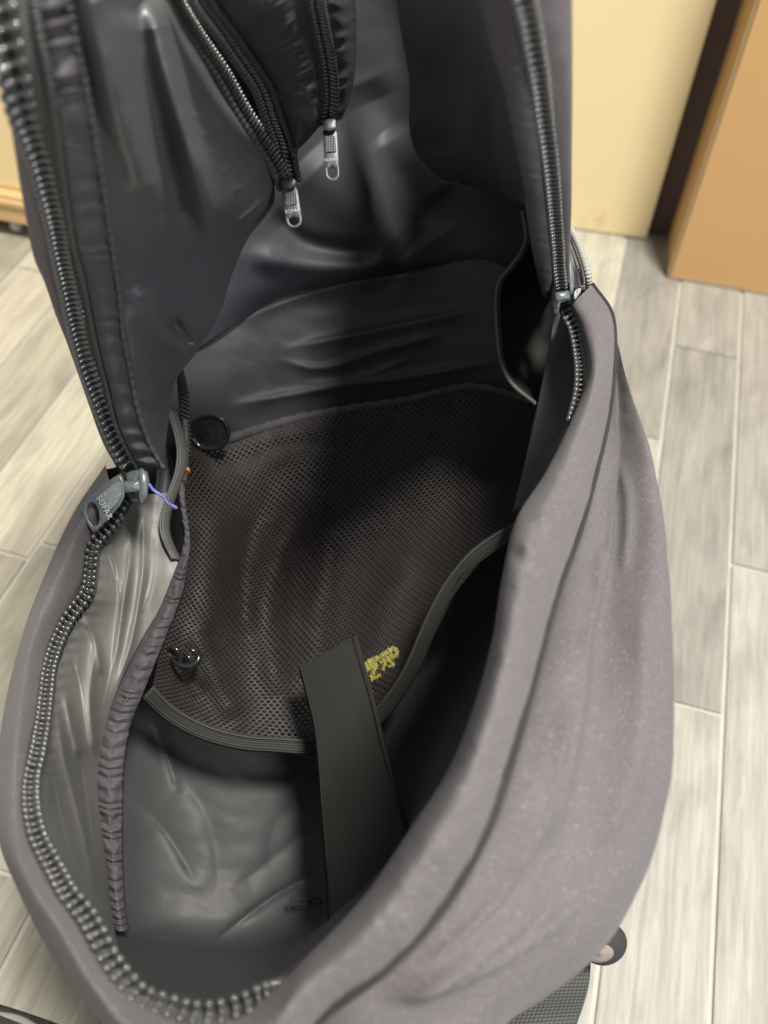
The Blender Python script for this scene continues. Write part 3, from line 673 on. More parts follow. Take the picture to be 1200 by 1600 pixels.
for poly, wd in (([(574,1037),(595,1027)],5),([(577,1047),(592,1037),(585,1057)],4),([(584,1062),(599,1053)],3),([(576,1042),(590,1034)],4),
                 ([(598,1026),(622,1011)],5),([(621,1010),(625,1021),(611,1030)],4),([(611,1030),(620,1038),(612,1040)],2.5),([(608,1031),(603,1045)],3),([(600,1034),(618,1022)],4)):
    md = lambda x, y: float(MG.reshape(-1, 3)[np.argmin((MG[..., 0].ravel() - x) ** 2 + (MG[..., 1].ravel() - y) ** 2), 2])
    poly = [(x - 5, y + 2) for x, y in poly]
    C = curve(poly, int(sum(math.dist(poly[i], poly[i+1]) for i in range(len(poly) - 1)) / .9))
    T2 = np.gradient(C, axis=0); T2 /= np.linalg.norm(T2, axis=1, keepdims=True)
    for (x, y), (tx, ty) in zip(C, T2):
        a = rr.uniform(-.5, .5); ca, sa = math.cos(a), math.sin(a); nx_, ny_ = -ty * ca - tx * sa, tx * ca - ty * sa
        w0 = wd * rr.uniform(.6, 1.25); w1 = wd * rr.uniform(.6, 1.25); d = md(x, y) - .0010 + rr.uniform(-.0004, .0004)
        yarn([(x - nx_ * w0, y - ny_ * w0, d + .0008), (x + rr.uniform(-.6, .6), y, d - .0004), (x + nx_ * w1, y + ny_ * w1, d + .0008)], r=.00034, n=7)
link('embroidery', np.concatenate(allv), allf, M['yellow'], bag)

# ---- left gusset of pleated lining between zipper and inner binding
GT = [(205,775,.612),(182,825,.602),(158,860,.592),(152,895,.582),(146,935,.572),(119,975,.556),(101,1015,.54),(88,1060,.518),(80,1110,.492),(70,1165,.463),(62,1220,.435),(62,1265,.415),(72,1305,.40),(96,1352,.385),(122,1398,.37),(150,1436,.36),(172,1470,.352),(195,1510,.346),(222,1545,.342)]
GB = [(262,770,.645),(256,815,.642),(262,850,.64),(282,880,.635),(272,915,.632),(255,955,.628),(238,990,.622),(222,1025,.616),(205,1065,.608),(188,1105,.60),(174,1145,.594),(165,1190,.588),(163,1240,.583),(166,1300,.577),(172,1360,.572),(176,1410,.566),(180,1450,.558),(186,1478,.545),(235,1545,.43)]
gmid = [[(a[0]*(1-t)+b[0]*t, a[1]*(1-t)+b[1]*t, a[2]*(1-t)+b[2]*t + .012*math.sin(t*math.pi)) for a, b in zip(GT, GB)] for t in (0, .33, .66, 1)]
def gus(X, Y, U, V):
    f = [([(165,850),(178,890),(188,930),(186,1000)],4,-.006),([(180,860),(186,920),(176,1040),(160,1110)],5,-.005),([(205,830),(202,880),(190,960),(178,1050)],7,.006),
         ([(225,800),(222,900),(205,1000),(180,1080)],7,.007),([(240,820),(238,900),(222,960)],5,-.006),
         ([(130,960),(150,1010),(158,1060)],6,.005),([(110,1010),(125,1060),(135,1120),(148,1200)],5,-.007),([(100,1080),(110,1130),(125,1190)],7,.006),
         ([(90,1110),(100,1180),(130,1300),(155,1430)],10,.008),([(80,1180),(90,1240),(110,1320),(140,1400)],7,-.007),([(128,1180),(140,1260),(158,1400)],7,-.008),
         ([(150,1000),(140,1100),(150,1190)],9,.007)]
    return .5 * folds(X, Y, f) + .7 * creases(X, Y, [(p, w * 1.4, abs(a)) for p, w, a in f]) + .0015 * fbm(X / 22, Y / 90, 31) + .0012 * np.sin(U * 260 + 3 * fbm(X / 40, Y / 40, 2)) * np.exp(-V * 9)
sheet('side_gusset', gmid, 320, 110, M['gusset'], bag, gus, .0012)
# ruffled binding running down the inside seam
def ruff(s, amp, f, seed=0):
    return lambda X, Y, U, V: amp * np.abs(np.sin(U * f + 5 * vnoise(U * 30, V * 0 + seed, seed) + (np.abs(V - .5) * 3.2))) * (-1) * np.sin(np.clip(V, .02, .98) * math.pi) ** .5 + s * fbm(U * 40, V * 3, seed)
BL = [(282,868,.628),(262,920,.622),(247,955,.617),(226,990,.61),(205,1030,.602),(182,1080,.593),(160,1130,.585),(148,1180,.578),(146,1225,.572),(153,1290,.567),(163,1360,.56),(170,1415,.553),(176,1455,.548)]
BR = [(296,872,.625),(288,920,.619),(276,955,.614),(258,1000,.607),(240,1045,.599),(222,1090,.591),(206,1130,.584),(197,1175,.577),(193,1225,.571),(192,1295,.566),(193,1360,.559),(196,1415,.553),(202,1455,.548)]
bd = ribbon('binding_tape', BL, BR, M['binding'], bag, n=420, nw=18, bulge=.006, th=.001, disp=ruff(.002, .0028, 110, 3))
cl = [(a[0]*.5+b[0]*.5, a[1]*.5+b[1]*.5, a[2]*.5+b[2]*.5 - .0068) for a, b in zip(BL, BR)]
tube('seam_cord', cl[4:], .0007, M['binding'], bd, n=160, seg=6)
# upper binding, elastic and side pocket piping
UL = [(284,655,.655),(285,690,.65),(282,725,.646),(278,765,.641),(283,805,.636),(288,835,.631),(282,868,.628)]
UR = [(294,655,.655),(296,700,.65),(294,740,.646),(290,775,.641),(295,815,.636),(298,845,.631),(296,872,.625)]
ribbon('binding_tape', UL, UR, M['binding'], bag, n=160, nw=8, bulge=.002, th=.001, disp=ruff(.0015, .0015, 40, 8))
ribbon('ribbed_elastic', [(268,560,.66),(276,590,.66),(280,640,.658),(282,690,.654),(282,735,.648)], [(284,570,.66),(295,620,.66),(297,660,.658),(298,705,.653),(292,740,.647)], M['elastic'], bag, n=240, nw=8, bulge=.001, th=.0012, disp=lambda X, Y, U, V: .0012 * np.sin(U * 2 * math.pi * 26))
PP = [(262,640,.648),(271,665,.646),(277,690,.643),(279,712,.641),(275,740,.638),(266,765,.636),(257,790,.634),(252,812,.633),(253,832,.633),(260,852,.632),(271,873,.630)]
tube('piping', [(p[0]-1.2, p[1], p[2]) for p in PP], .00075, M['piping'], bag, n=100)
tube('piping', [(p[0]+2.6, p[1], p[2]+.0004) for p in PP], .00075, M['piping'], bag, n=100)
ribbon('pocket_edge', [(p[0]+3, p[1], p[2]+.001) for p in PP], [(p[0]+14, p[1]+2, p[2]+.004) for p in PP], M['tape'], bag, n=100, nw=8, bulge=.001)
ribbon('side_pocket', [(244,690,.66),(246,740,.665),(240,790,.66),(240,830,.655),(255,860,.648)], [(276,690,.662),(278,740,.665),(270,790,.66),(262,830,.655),(270,868,.645)], M['gloss'] if False else M['lidwall'], bag, n=60, nw=8, bulge=-.006)

# snap fastener
def disc(name, c, rx, ry, d, mat, parent, prof, tilt=(0, 0)):
    n = 40; V = []; F = []
    for (r, z) in prof:
        for i in range(n):
            a = 2 * math.pi * i / n; x = c[0] + rx * r * math.cos(a); y = c[1] + ry * r * math.sin(a)
            V.append(P(x, y, d + z + tilt[0] * (x - c[0]) + tilt[1] * (y - c[1])))
    for k in range(len(prof) - 1):
        for i in range(n):
            j = (i + 1) % n; F.append((k*n+i, k*n+j, (k+1)*n+j, (k+1)*n+i))
    F.append(list(range(n))); F.append([(len(prof)-1)*n+i for i in range(n)])
    return link(name, V, F, mat, parent)
disc('snap_fastener', (327,676), 34, 30, .700, M['gloss'], bag, [(.01,-.0035),(.3,-.0033),(.6,-.0028),(.72,-.0022),(.80,-.0034),(.90,-.0042),(.97,-.003),(1,-.001),(1,.003),(.9,.005)], (-.0001, .0002))
# cord hook on the mesh
tube('hook_ring', [(262,1018,0.614),(268,1012,0.610),(277,1016,0.609),(279,1025,0.610),(270,1028,0.613),(263,1021,0.614)], .0013, M['gloss'], bag, n=48, seg=10)
tube('hook', [(268,1030,0.610),(280,1039,0.607),(296,1041,0.606),(308,1034,0.607),(310,1024,0.608),(301,1016,0.607),(291,1008,0.608)], .0017, M['gloss'], bag, n=60, seg=12, rfun=lambda t: .55 + .6 * np.sin(np.clip(t, .03, .97) * math.pi))
tube('hook', [(288,1018,0.610),(294,1026,0.608),(299,1033,0.608)], .0013, M['gloss'], bag, n=20, seg=10)

# ---- lid: outer shell (twill) with the left and right strips that show beyond the teeth
LO = [(-20,-70,.232),(-8,20,.238),(8,92,.245),(19,160,.258),(27,210,.274),(37,280,.305),(46,335,.338),(58,400,.388),(75,440,.425),(92,490,.462),(108,530,.497),(126,580,.527),(145,635,.56),(165,690,.59),(186,728,.615)]
RO = [(880,-70,.305),(885,0,.328),(887,80,.355),(888,160,.388),(888,240,.432),(888,320,.485),(886,380,.54),(884,430,.585),(882,455,.62)]
lt = curve(LID_L, 15); rt = curve(LID_R, 9)
LO = ld(LO)
shell_rows = [[(p[0]+14, p[1]+2, p[2]+.008) for p in lt], [(p[0]+2, p[1], p[2]+.006) for p in lt]]
shell_rows += [LO, [(p[0]+60, p[1]+8, p[2]+.16) for p in LO]]
back = [(300,-60,.66),(310,0,.68),(330,60,.70),(340,120,.72),(345,180,.74),(350,240,.76),(355,300,.77),(360,360,.78),(360,400,.79),(350,430,.80),(340,460,.80),(330,500,.80),(310,560,.80),(290,620,.79),(270,660,.77)]
backr = [(760,-60,.62),(765,0,.65),(770,80,.68),(770,160,.71),(775,240,.74),(780,320,.76),(790,380,.77),(800,430,.78),(810,455,.79)]
shell_rows += [back, [( (a[0]+b[0])/2, (a[1]+b[1])/2, (a[2]+b[2])/2+.04) for a, b in zip(curve(back, 15), curve(backr, 15))], backr]
shell_rows += [[(p[0]-20, p[1]+4, p[2]+.05) for p in RO], RO, [(p[0]+9, p[1], p[2]+.006) for p in rt], [(p[0]-12, p[1], p[2]+.012) for p in rt]]
sheet('lid_shell', shell_rows, 140, 200, M['twill'], bag, lambda X, Y, U, V: .0012 * fbm(X / 30, Y / 30, 14), .0015)

# ---- lid wall (dark bluish lining in the middle)
rows = [
 [(250,-60,.56),(400,-60,.60),(520,-60,.63),(620,-60,.64),(720,-60,.60),(800,-60,.50)],
 [(290,100,.60),(420,110,.64),(540,110,.67),(640,100,.685),(740,90,.65),(825,90,.52)],
 [(300,240,.64),(430,250,.675),(550,240,.695),(650,240,.71),(760,230,.69),(848,220,.56)],
 [(290,360,.67),(420,350,.70),(550,340,.715),(650,340,.73),(770,330,.72),(862,330,.62)],
 [(270,480,.70),(420,440,.725),(540,420,.735),(650,405,.745),(770,400,.74),(872,420,.67)],
 [(260,580,.72),(420,478,.75),(540,448,.76),(650,430,.765),(770,430,.76),(880,470,.70)],
]
def lw(X, Y, U, V):
    return folds(X, Y, [([(470,240),(560,330),(640,400)],50,.010),([(560,120),(640,300),(690,380)],40,-.012),([(380,400),(520,420),(640,410)],20,.008),([(420,330),(480,380),(600,400)],16,-.006),([(600,200),(690,320)],30,.006)]) + .0015 * fbm(X / 90, Y / 90, 17)
sheet('lid_wall', rows, 160, 160, M['lidwall'], bag, lw, .0015)

# ---- satin lining of the lid, left side
SL = [(88,-70,.222),(105,0,.232),(125,100,.247),(138,170,.265),(150,240,.290),(163,310,.327),(173,380,.372),(184,450,.425),(192,520,.475),(203,580,.517),(214,640,.555),(232,695,.59),(248,728,.612)]
SR = [(236,-70,.374),(268,0,.405),(300,58,.437),(336,115,.470),(368,168,.497),(398,216,.520),(432,286,.553),(414,345,.575),(376,385,.59),(358,445,.60),(326,526,.61),(276,590,.625),(256,728,.632)]
SL = ld(SL)
sm = [[(a[0]*(1-t)+b[0]*t, a[1]*(1-t)+b[1]*t, a[2]*(1-t)+b[2]*t - .050*math.sin(t*math.pi)**1.2*(1-k/13.5)) for k, (a, b) in enumerate(zip(curve(SL, 15), curve(SR, 15)))] for t in (0, .25, .5, .75, 1)]
def sat(X, Y, U, V):
    f = [([(130,-60),(160,60),(190,170),(222,270),(250,350)],28,.012),([(185,-60),(215,60),(245,180),(275,290),(298,400)],32,-.014),([(235,-20),(262,110),(290,210),(318,300),(335,390)],24,.010),
         ([(266,500),(286,525),(297,545)],11,-.010),([(215,440),(245,510),(275,535),(305,512)],20,.007),([(196,470),(220,560),(236,650)],20,.006)]
    g = [([(398,238),(372,252),(345,270)],6,.0035),([(380,214),(352,226),(325,240)],6,.003),([(360,190),(335,200),(312,214)],6,.003),([(415,268),(390,282),(362,300)],7,.0035),([(418,305),(392,330),(366,350)],8,.005),([(340,165),(318,174),(300,182)],6,.0025)]
    return 2.0 * folds(X, Y, f) + 1.4 * creases(X, Y, g) + .003 * fbm(X / 60, Y / 90, 41)
sheet('lid_lining', sm, 300, 180, M['satin'], bag, sat, .0012)
# gathered binding beside the zipper, left and right
bl = [(50,-70,.206),(62,25,.214),(82,125,.231),(95,210,.256),(107,300,.302),(120,380,.352),(133,430,.395),(143,480,.437),(157,550,.488),(172,610,.53),(187,670,.562),(214,728,.598)]
br = [(90,-70,.215),(106,0,.222),(126,100,.238),(146,210,.272),(162,300,.318),(173,375,.366),(185,450,.42),(192,520,.47),(203,580,.513),(214,640,.55),(232,693,.585),(255,733,.606)]
bl, br = ld(bl), ld(br)
bt = ribbon('binding_tape', bl, br, M['binding'], bag, n=420, nw=20, bulge=.004, th=.001, disp=lambda X, Y, U, V: -.0022 * np.sin(U * 150 + 7 * vnoise(U * 22, 0 * V, 5) + V * 1.5) * np.sin(np.clip(V, 0, 1) * math.pi) ** .6 * np.clip(.4 + 1.4 * (vnoise(U * 12, V * 2, 77) + .5), 0, 1.3))
tube('edge_cord', [(p[0]+1, p[1], p[2]-.0012) for p in br], .0013, M['binding'], bt, n=260, seg=8, rfun=lambda t: 1 + .25 * np.sin(t * 330))
tb = curve(LID_L, 14); tl = [(p[0]+8, p[1], p[2]-.0) for p in tb]; tr = [(p[0], p[1], p[2]) for p in curve(bl, 14)]
tape = ribbon('zipper_tape', tl, [(p[0]+4, p[1], p[2]+.003) for p in tr], M['tape'], bag, n=240, nw=10, bulge=.001)
tube('tape_cord', [(p[0]-5, p[1]-2, p[2]-.0012) for p in bl], .0011, M['tape'], tape, n=260, seg=8, rfun=lambda t: 1 + .2 * np.sin(t * 420))
bl = [(735,-70,.29),(750,0,.315),(766,75,.338),(785,135,.358),(801,210,.392),(816,285,.442),(824,350,.495),(833,400,.54),(842,440,.58),(848,462,.60)]
br = [(785,-70,.28),(800,0,.304),(814,75,.33),(829,145,.358),(840,210,.392),(849,300,.45),(857,370,.51),(861,410,.547),(862,440,.575),(854,466,.60)]
bt2 = ribbon('binding_tape', bl, br, M['binding'], bag, n=360, nw=16, bulge=.003, th=.001, disp=lambda X, Y, U, V: -.0011 * np.sin(U * 120 + 6 * vnoise(U * 20, 0 * V, 9) + V) * np.sin(np.clip(V, 0, 1) * math.pi) ** .6)
ribbon('zipper_tape', [(p[0]-2, p[1], p[2]+.004) for p in curve(br, 12)], [(p[0]-4, p[1], p[2]+.002) for p in curve(LID_R, 12)], M['tape'], bag, n=200, nw=8, bulge=-.002)

# ---- lid lining, right side hanging panel
rl = [(610,-70,.60),(625,40,.615),(640,130,.632),(640,200,.645),(655,245,.655),(690,280,.66),(720,286,.66)]
rr_ = [(745,-70,.30),(760,40,.335),(786,130,.37),(804,215,.41),(815,280,.452),(820,300,.475),(822,320,.49)]
rm = [[(a[0]*(1-t)+b[0]*t, a[1]*(1-t)+b[1]*t, a[2]*(1-t)+b[2]*t + .045*math.sin(t*math.pi)) for a, b in zip(rl, rr_)] for t in (0, .3, .6, .85, 1)]
rp = sheet('lid_lining', rm, 160, 120, M['lidwall'], bag, lambda X, Y, U, V: folds(X, Y, [([(735,60),(736,150),(736,230),(760,280)],16,.016),([(690,80),(680,180),(690,250)],30,-.008),([(765,150),(770,240),(790,290)],12,-.012)]) + .002 * fbm(X / 60, Y / 60, 19), .0012)
for k in range(26):
    t = k / 26; C = curve([(640,205,.640),(650,240,.645),(672,268,.65),(700,285,.652),(735,281,.65)], 53)
    a = C[2 * k]; b_ = C[2 * k + 1]
    tube('stitch', [tuple(a - [0, 0, .004]), tuple(b_ - [0, 0, .0045])], .0006, M['piping'], rp, n=4, seg=5)
# right side pocket with its corded edge
pc = [(816,330,.60),(822,372,.61),(812,398,.625),(795,420,.635),(780,440,.64),(775,468,.645),(777,520,.65),(783,565,.65),(800,600,.645),(838,632,.62)]
tube('piping', pc, .0013, M['piping'], bag, n=120)
tube('piping', [(p[0]+5, p[1]+1, p[2]+.001) for p in pc], .0010, M['elastic'], bag, n=120)
ribbon('side_pocket', [(p[0]+4, p[1], p[2]+.002) for p in pc], [(860,340,.64),(876,380,.65),(888,420,.66),(892,450,.67),(890,480,.67),(888,500,.67),(886,530,.67),(884,560,.665),(880,590,.66),(868,640,.65)], M['tabweb'], bag, n=100, nw=30, bulge=-.012)
sheet('side_panel', [[(830,385,.675),(862,390,.668),(890,398,.66)],[(830,450,.685),(870,450,.675),(912,452,.665)],[(830,540,.695),(880,535,.685),(938,520,.675)]], 30, 40, M['twill'], bag)
# strip of lining below the right slider
ribbon('side_gusset', [(872,476,.625),(862,520,.63),(850,580,.625),(835,650,.61),(815,740,.59),(800,800,.57)], [(886,492,.604),(899,516,.596),(905,560,.573),(905,615,.545),(880,680,.515),(835,780,.47)], M['lining'], bag, n=120, nw=24, bulge=-.012)

# ---- organiser pocket with two coil zippers
Z1L = [(245,-70,.37),(277,0,.402),(310,55,.435),(350,112,.468),(380,165,.495),(410,212,.518),(435,252,.537),(453,288,.553)]
Z1R = [(285,-70,.365),(312,0,.395),(346,47,.425),(381,97,.455),(409,140,.482),(425,187,.508),(440,228,.53),(453,285,.552)]
Z2 = [(480,-70,.40),(491,0,.432),(501,50,.458),(511,100,.485),(515,150,.51),(511,194,.53)]
organ = [
 [(p[0]+10, p[1]-3, p[2]+.004) for p in curve(Z1R, 8)],
 [(340,-70,.372),(375,0,.402),(415,45,.432),(440,95,.462),(452,140,.487),(462,180,.508),(465,215,.527),(458,245,.542)],
 [(400,-70,.38),(435,0,.410),(462,48,.438),(480,98,.467),(490,145,.492),(492,175,.51),(490,195,.525),(478,222,.54)],
 [(465,-70,.398),(477,0,.430),(488,50,.456),(498,100,.483),(503,150,.508),(503,178,.52),(501,188,.527),(499,198,.533)],
]
ob = sheet('organizer_pocket', organ, 200, 90, M['nylon'], bag, lambda X, Y, U, V: -.010 * np.sin(V * math.pi) - .0040 * ridged((X * .85 - Y * .5) / 70, (X * .5 + Y * .85) / 22, 22, 3) * np.sin(np.clip(V, 0, 1) * math.pi), .0015)
organ2 = [[(p[0]+10, p[1], p[2]+.002) for p in curve(Z2, 7)], [(515,-70,.43),(530,0,.46),(538,50,.482),(543,100,.507),(541,150,.53),(535,180,.545),(522,192,.55)], [(540,-70,.50),(555,0,.54),(557,50,.56),(556,100,.585),(552,130,.60),(545,160,.61),(535,185,.62)]]
sheet('organizer_pocket', organ2, 120, 50, M['nylon'], bag, lambda X, Y, U, V: -.006 * np.sin(V * math.pi) + .0014 * np.sin((X * .3 + Y) / 4.5 + 4 * vnoise(X / 20, Y / 20, 8)) + .002 * fbm(X / 24, Y / 16, 23), .0015)
# inside of the half open pocket and tapes
ribbon('pocket_mouth', [(p[0], p[1], p[2]+.022) for p in Z1L], [(p[0], p[1], p[2]+.022) for p in Z1R], M['lidwall'], bag, n=80, nw=12, bulge=-.006)
def coil_zip(path, parent, side, name='pocket_zipper', pitch=.0030, wid=.0046, both=False, tape_w=14):
    """coil chain: a herringbone of small slanted loops along a path; its tape alongside"""
    C = curve(path, 400); W = Pn(C[:, 0], C[:, 1], C[:, 2]); L = np.concatenate([[0], np.cumsum(np.linalg.norm(np.diff(W, axis=0), axis=1))])
    tp = ribbon('zipper_tape', [(p[0]-(tape_w if side <= 0 else 1), p[1]+(4 if side <= 0 else 0), p[2]+.002) for p in path], [(p[0]+(tape_w if side >= 0 else 1), p[1]-(4 if side >= 0 else 0), p[2]+.002) for p in path], M['tape'], parent, n=160, nw=8, bulge=0)
    k = int(L[-1] / pitch); T = frames(W); vs = []; fs = []
    sph = []
    seg, rn = 8, 5
    for row in ((-1, 1) if both else (0,)):
        for i in range(k):
            s = (i + .5) * pitch + (row > 0) * pitch * .5
            j = min(np.searchsorted(L, s), 399); c = W[j]; t = T[j]; v = CAM - c; v /= np.linalg.norm(v); a = np.cross(t, v); a /= np.linalg.norm(a); nn = np.cross(a, t)
            ax = a * .9 + t * .42 * (row if row else 1); ax /= np.linalg.norm(ax); bx_ = np.cross(nn, ax)
            c = c + a * row * wid * .55
            b0 = len(vs)
            for q in range(rn):
                th = math.pi * (q + .5) / rn
                for g in range(seg):
                    ph = 2 * math.pi * g / seg
                    vs.append(c + ax * math.cos(th) * wid * (.62 if both else .8) + (bx_ * math.cos(ph) * pitch * .40 + nn * math.sin(ph) * pitch * .55) * math.sin(th))
            for q in range(rn - 1):
                for g in range(seg):
                    h = (g + 1) % seg; fs.append((b0+q*seg+g, b0+q*seg+h, b0+(q+1)*seg+h, b0+(q+1)*seg+g))
            fs.append([b0+g for g in range(seg)]); fs.append([b0+(rn-1)*seg+g for g in range(seg)])
    # a tight nylon coil: many tiny loops, one piece
    o = link('coil', vs, fs, M['coil'], parent=tp, kind='stuff'); return tp
coil_zip(Z1L, bag, -1, both=False)
coil_zip(Z1L[:0] + [(p[0]-3, p[1]-2, p[2]-.001) for p in Z1R], bag, 1, both=True, wid=.0040)
coil_zip(Z2, bag, 0, both=True, wid=.0044)
# hem stitched beside zipper 1
tube('hem_cord', [(p[0]-14, p[1]+6, p[2]-.002) for p in Z1L], .0022, M['nylon'], bag, n=160, seg=8, rfun=lambda t: 1 + .15 * np.sin(t * 260))
tube('hem_cord', [(p[0]+14, p[1]-4, p[2]-.002) for p in Z1R], .0016, M['nylon'], bag, n=160, seg=8, rfun=lambda t: 1 + .15 * np.sin(t * 260))
tube('hem_cord', [(p[0]-14, p[1], p[2]-.002) for p in Z2], .0016, M['nylon'], bag, n=160, seg=8, rfun=lambda t: 1 + .15 * np.sin(t * 260))

# pulls of the pocket zippers
def rrect(c, hw, hh, ang, r=1.0, n=10):
    """rounded-end rectangle in pixels, hh along its length"""
    pts = []
    for k in range(n + 1):
        a = math.pi * k / n; pts.append((hw * math.cos(a), hh - hw * r + hw * r * math.sin(a)))
    pts += [(-hw, -hh + hw * .25), (-hw * .8, -hh), (hw * .8, -hh), (hw, -hh + hw * .25)]
    ca, sa = math.cos(ang), math.sin(ang)
    return [(c[0] + x * ca - y * sa, c[1] + x * sa + y * ca) for x, y in pts]
def text_mesh(txt, size, mat, parent, c, d, ang, name='lettering'):
    cu = bpy.data.curves.new(name, 'FONT'); cu.body = txt; cu.size = size; cu.align_x = 'CENTER'; cu.align_y = 'CENTER'; cu.extrude = .0001; cu.resolution_u = 2
    o = bpy.data.objects.new(name, cu); COL.objects.link(o)
    dg = bpy.context.evaluated_depsgraph_get(); me = bpy.data.meshes.new_from_object(o.evaluated_get(dg)); bpy.data.objects.remove(o)
    V = np.zeros(len(me.vertices) * 3); me.vertices.foreach_get('co', V); V = V.reshape(-1, 3)
    ca, sa = math.cos(ang), math.sin(ang)
    x = V[:, 0] * F_PX / d; y = -V[:, 1] * F_PX / d
    W = Pn(c[0] + x * ca - y * sa, c[1] + x * sa + y * ca, d - V[:, 2])
    return link(name, W, [list(p.vertices) for p in me.polygons], mat, parent, smooth=False)
def pocket_pull(c, hw, hh, ang, d):
    ca, sa = math.cos(ang), math.sin(ang)
    loc = lambda x, y: (c[0] + x * ca - y * sa, c[1] + x * sa + y * ca)
    hole = [loc(x, y) for x, y in [(hw*.58*math.cos(math.pi*k/8), hh*.86-hw*.58+hw*.58*math.sin(math.pi*k/8)) for k in range(9)] + [(-hw*.58, hh*.55), (0, hh*.50), (hw*.58, hh*.55)]]
    sl = plate('zipper_pull', rrect(c, hw, hh, ang), lambda x, y: d + 0 * x, .0016, M['smallpull'], bag, hole=hole, n=56)
    pa = [loc(-hw*.68, -hh*.62), (loc(hw*.68, -hh*.62)), loc(hw*.68, -hh*.05), loc(-hw*.68, -hh*.05)]
    plate('knurled_patch', pa, lambda x, y: d - .0006 + 0 * x, .0006, M['patch'], sl, n=40)
    text_mesh('SOFAR', hw * .62 * d / F_PX, M['print'], sl, loc(0, hh * .22), d - .0004, ang)
    plate('slider', rrect(loc(0, -hh * 1.02), hw * .9, hh * .22, ang, r=.6), lambda x, y: d - .003 + 0 * x, .004, M['smallpull'], sl, n=32)
pocket_pull((456,322), 13, 35, R(-8), .545)
pocket_pull((517.5,240), 11.5, 44, R(-3), .522)

# ---- main zipper teeth: every tooth is a piece
prof = [(-1.0, .02), (-.97, .32), (-.88, .60), (-.68, .80), (-.48, .74), (-.30, .50), (-.16, .34), (.16, .34), (.30, .50), (.48, .74), (.68, .80), (.88, .60), (.97, .32), (1.0, .02)]
tv = []; tf = []; sg = 10
for (x, r) in prof:
    for g in range(sg): tv.append((x, r * math.cos(2*math.pi*g/sg), r * .9 * math.sin(2*math.pi*g/sg)))
for q in range(len(prof) - 1):
    for g in range(sg): h = (g+1) % sg; tf.append((q*sg+g, q*sg+h, (q+1)*sg+h, (q+1)*sg+g))
tme = bpy.data.meshes.new('tooth'); tme.from_pydata(tv, [], tf); tme.materials.append(M['tooth']); tme.polygons.foreach_set('use_smooth', [True]*len(tme.polygons)); tme.update()
def teeth(path, pitch, wid, parent, flip=1, slant=.25, thick=.62, out=0.0, turn=0.0):
    C = curve(path, 900); W = Pn(C[:, 0], C[:, 1], C[:, 2]); L = np.concatenate([[0], np.cumsum(np.linalg.norm(np.diff(W, axis=0), axis=1))])
    T = frames(W); k = int(L[-1] / pitch); tr = random.Random(11)
    for i in range(k):
        j = min(np.searchsorted(L, (i + .5) * pitch), 899); c = W[j]; t = T[j]; v = CAM - c; v /= np.linalg.norm(v)
        a = np.cross(t, v) * flip; a /= np.linalg.norm(a); nn = np.cross(t, a); nn /= np.linalg.norm(nn)
        if nn.dot(v) < 0: nn = -nn
        ax = a * math.cos(turn) + nn * math.sin(turn) + t * slant; ax /= np.linalg.norm(ax); ty = t - ax * t.dot(ax); ty /= np.linalg.norm(ty); tz = np.cross(ax, ty)
        o = bpy.data.objects.new('tooth', tme); COL.objects.link(o); o.parent = parent
        mm = Matrix.Identity(4); s3 = (wid * .5, pitch * thick, pitch * .66); jit = tr.uniform(-.06, .06)
        for r in range(3):
            mm[r][0] = (ax[r] + jit * ty[r]) * s3[0]; mm[r][1] = ty[r] * s3[1]; mm[r][2] = tz[r] * s3[2]; mm[r][3] = c[r] - base[r]
        o.matrix_local = mm
def tape_under(path, px, dd, n=240):
    return ribbon('main_zipper', [(p[0]-px, p[1], p[2]+dd) for p in path], [(p[0]+px, p[1], p[2]+dd) for p in path], M['tape'], bag, n=n, nw=6, bulge=0)
PT = .0049
z = tape_under(LID_L, 5, .003); teeth(LID_L, PT * 1.06, .0108, z, 1, .30, .46)
rim_c = np.array(RIM); tnr = np.gradient(rim_c[:, :2], axis=0); tnr /= np.linalg.norm(tnr, axis=1, keepdims=True)
nrm = np.stack([-tnr[:, 1], tnr[:, 0]], 1)
z = ribbon('main_zipper', np.concatenate([rim_c[:, :2] - nrm * 14, rim_c[:, 2:] + .008], 1), np.concatenate([rim_c[:, :2] + nrm * 10, rim_c[:, 2:] + .006], 1), M['tape'], bag, n=240, nw=8, bulge=0)
teeth(RIM, PT * .86, .0080, z, -1, .12, .5)
z = tape_under(LID_R, 5, .003); teeth(LID_R, PT, .0085, z, 1, .0, .46)
z = tape_under(RIM_R, 6, .003); teeth(RIM_R, PT * .95, .0080, z, 1, .1)

# ---- left slider and its pull
sl = plate('zipper_slider', [(197,740),(205,735),(221,733),(231,737),(234,752),(229,780),(221,787),(203,784),(198,770)], lambda x, y: .586 + 0 * x, .012, M['pull'], bag, n=40, bev=.3)
plate('bridge', [(184,752),(221,750),(223,768),(188,771)], lambda x, y: .578 + 0 * x, .007, M['pull'], sl, n=36, bev=.3)
plate('side_wall', [(217,731),(224,732),(231,742),(231,776),(222,790),(217,786)], lambda x, y: .578 + 0 * x, .010, M['pull'], sl, n=36, bev=.25)
pl = plate('zipper_pull', [(186,739),(191,741),(194,752),(195,776),(188,790),(166,815),(150,831),(144,830),(134,815),(127,796),(129,787),(137,779),(160,759)], lambda x, y: .578 - (x - 150) * .00004, .003, M['pull'], bag, hole=[(150,788),(154,798),(156,812),(152,821),(146,822),(139,813),(135,800),(137,789),(143,784)], n=64)
plate('worn_face', [(182,752),(188,755),(190,774),(180,790),(166,803),(161,792),(155,781),(152,776)], lambda x, y: .5768 - (x - 150) * .00004, .0005, plastic('worn_metal', (.13, .145, .145), .45, .5, scuff=.35), pl, n=40)
text_mesh('SOFAR', .0048, M['print'], pl, (163,793), .5752, R(62))

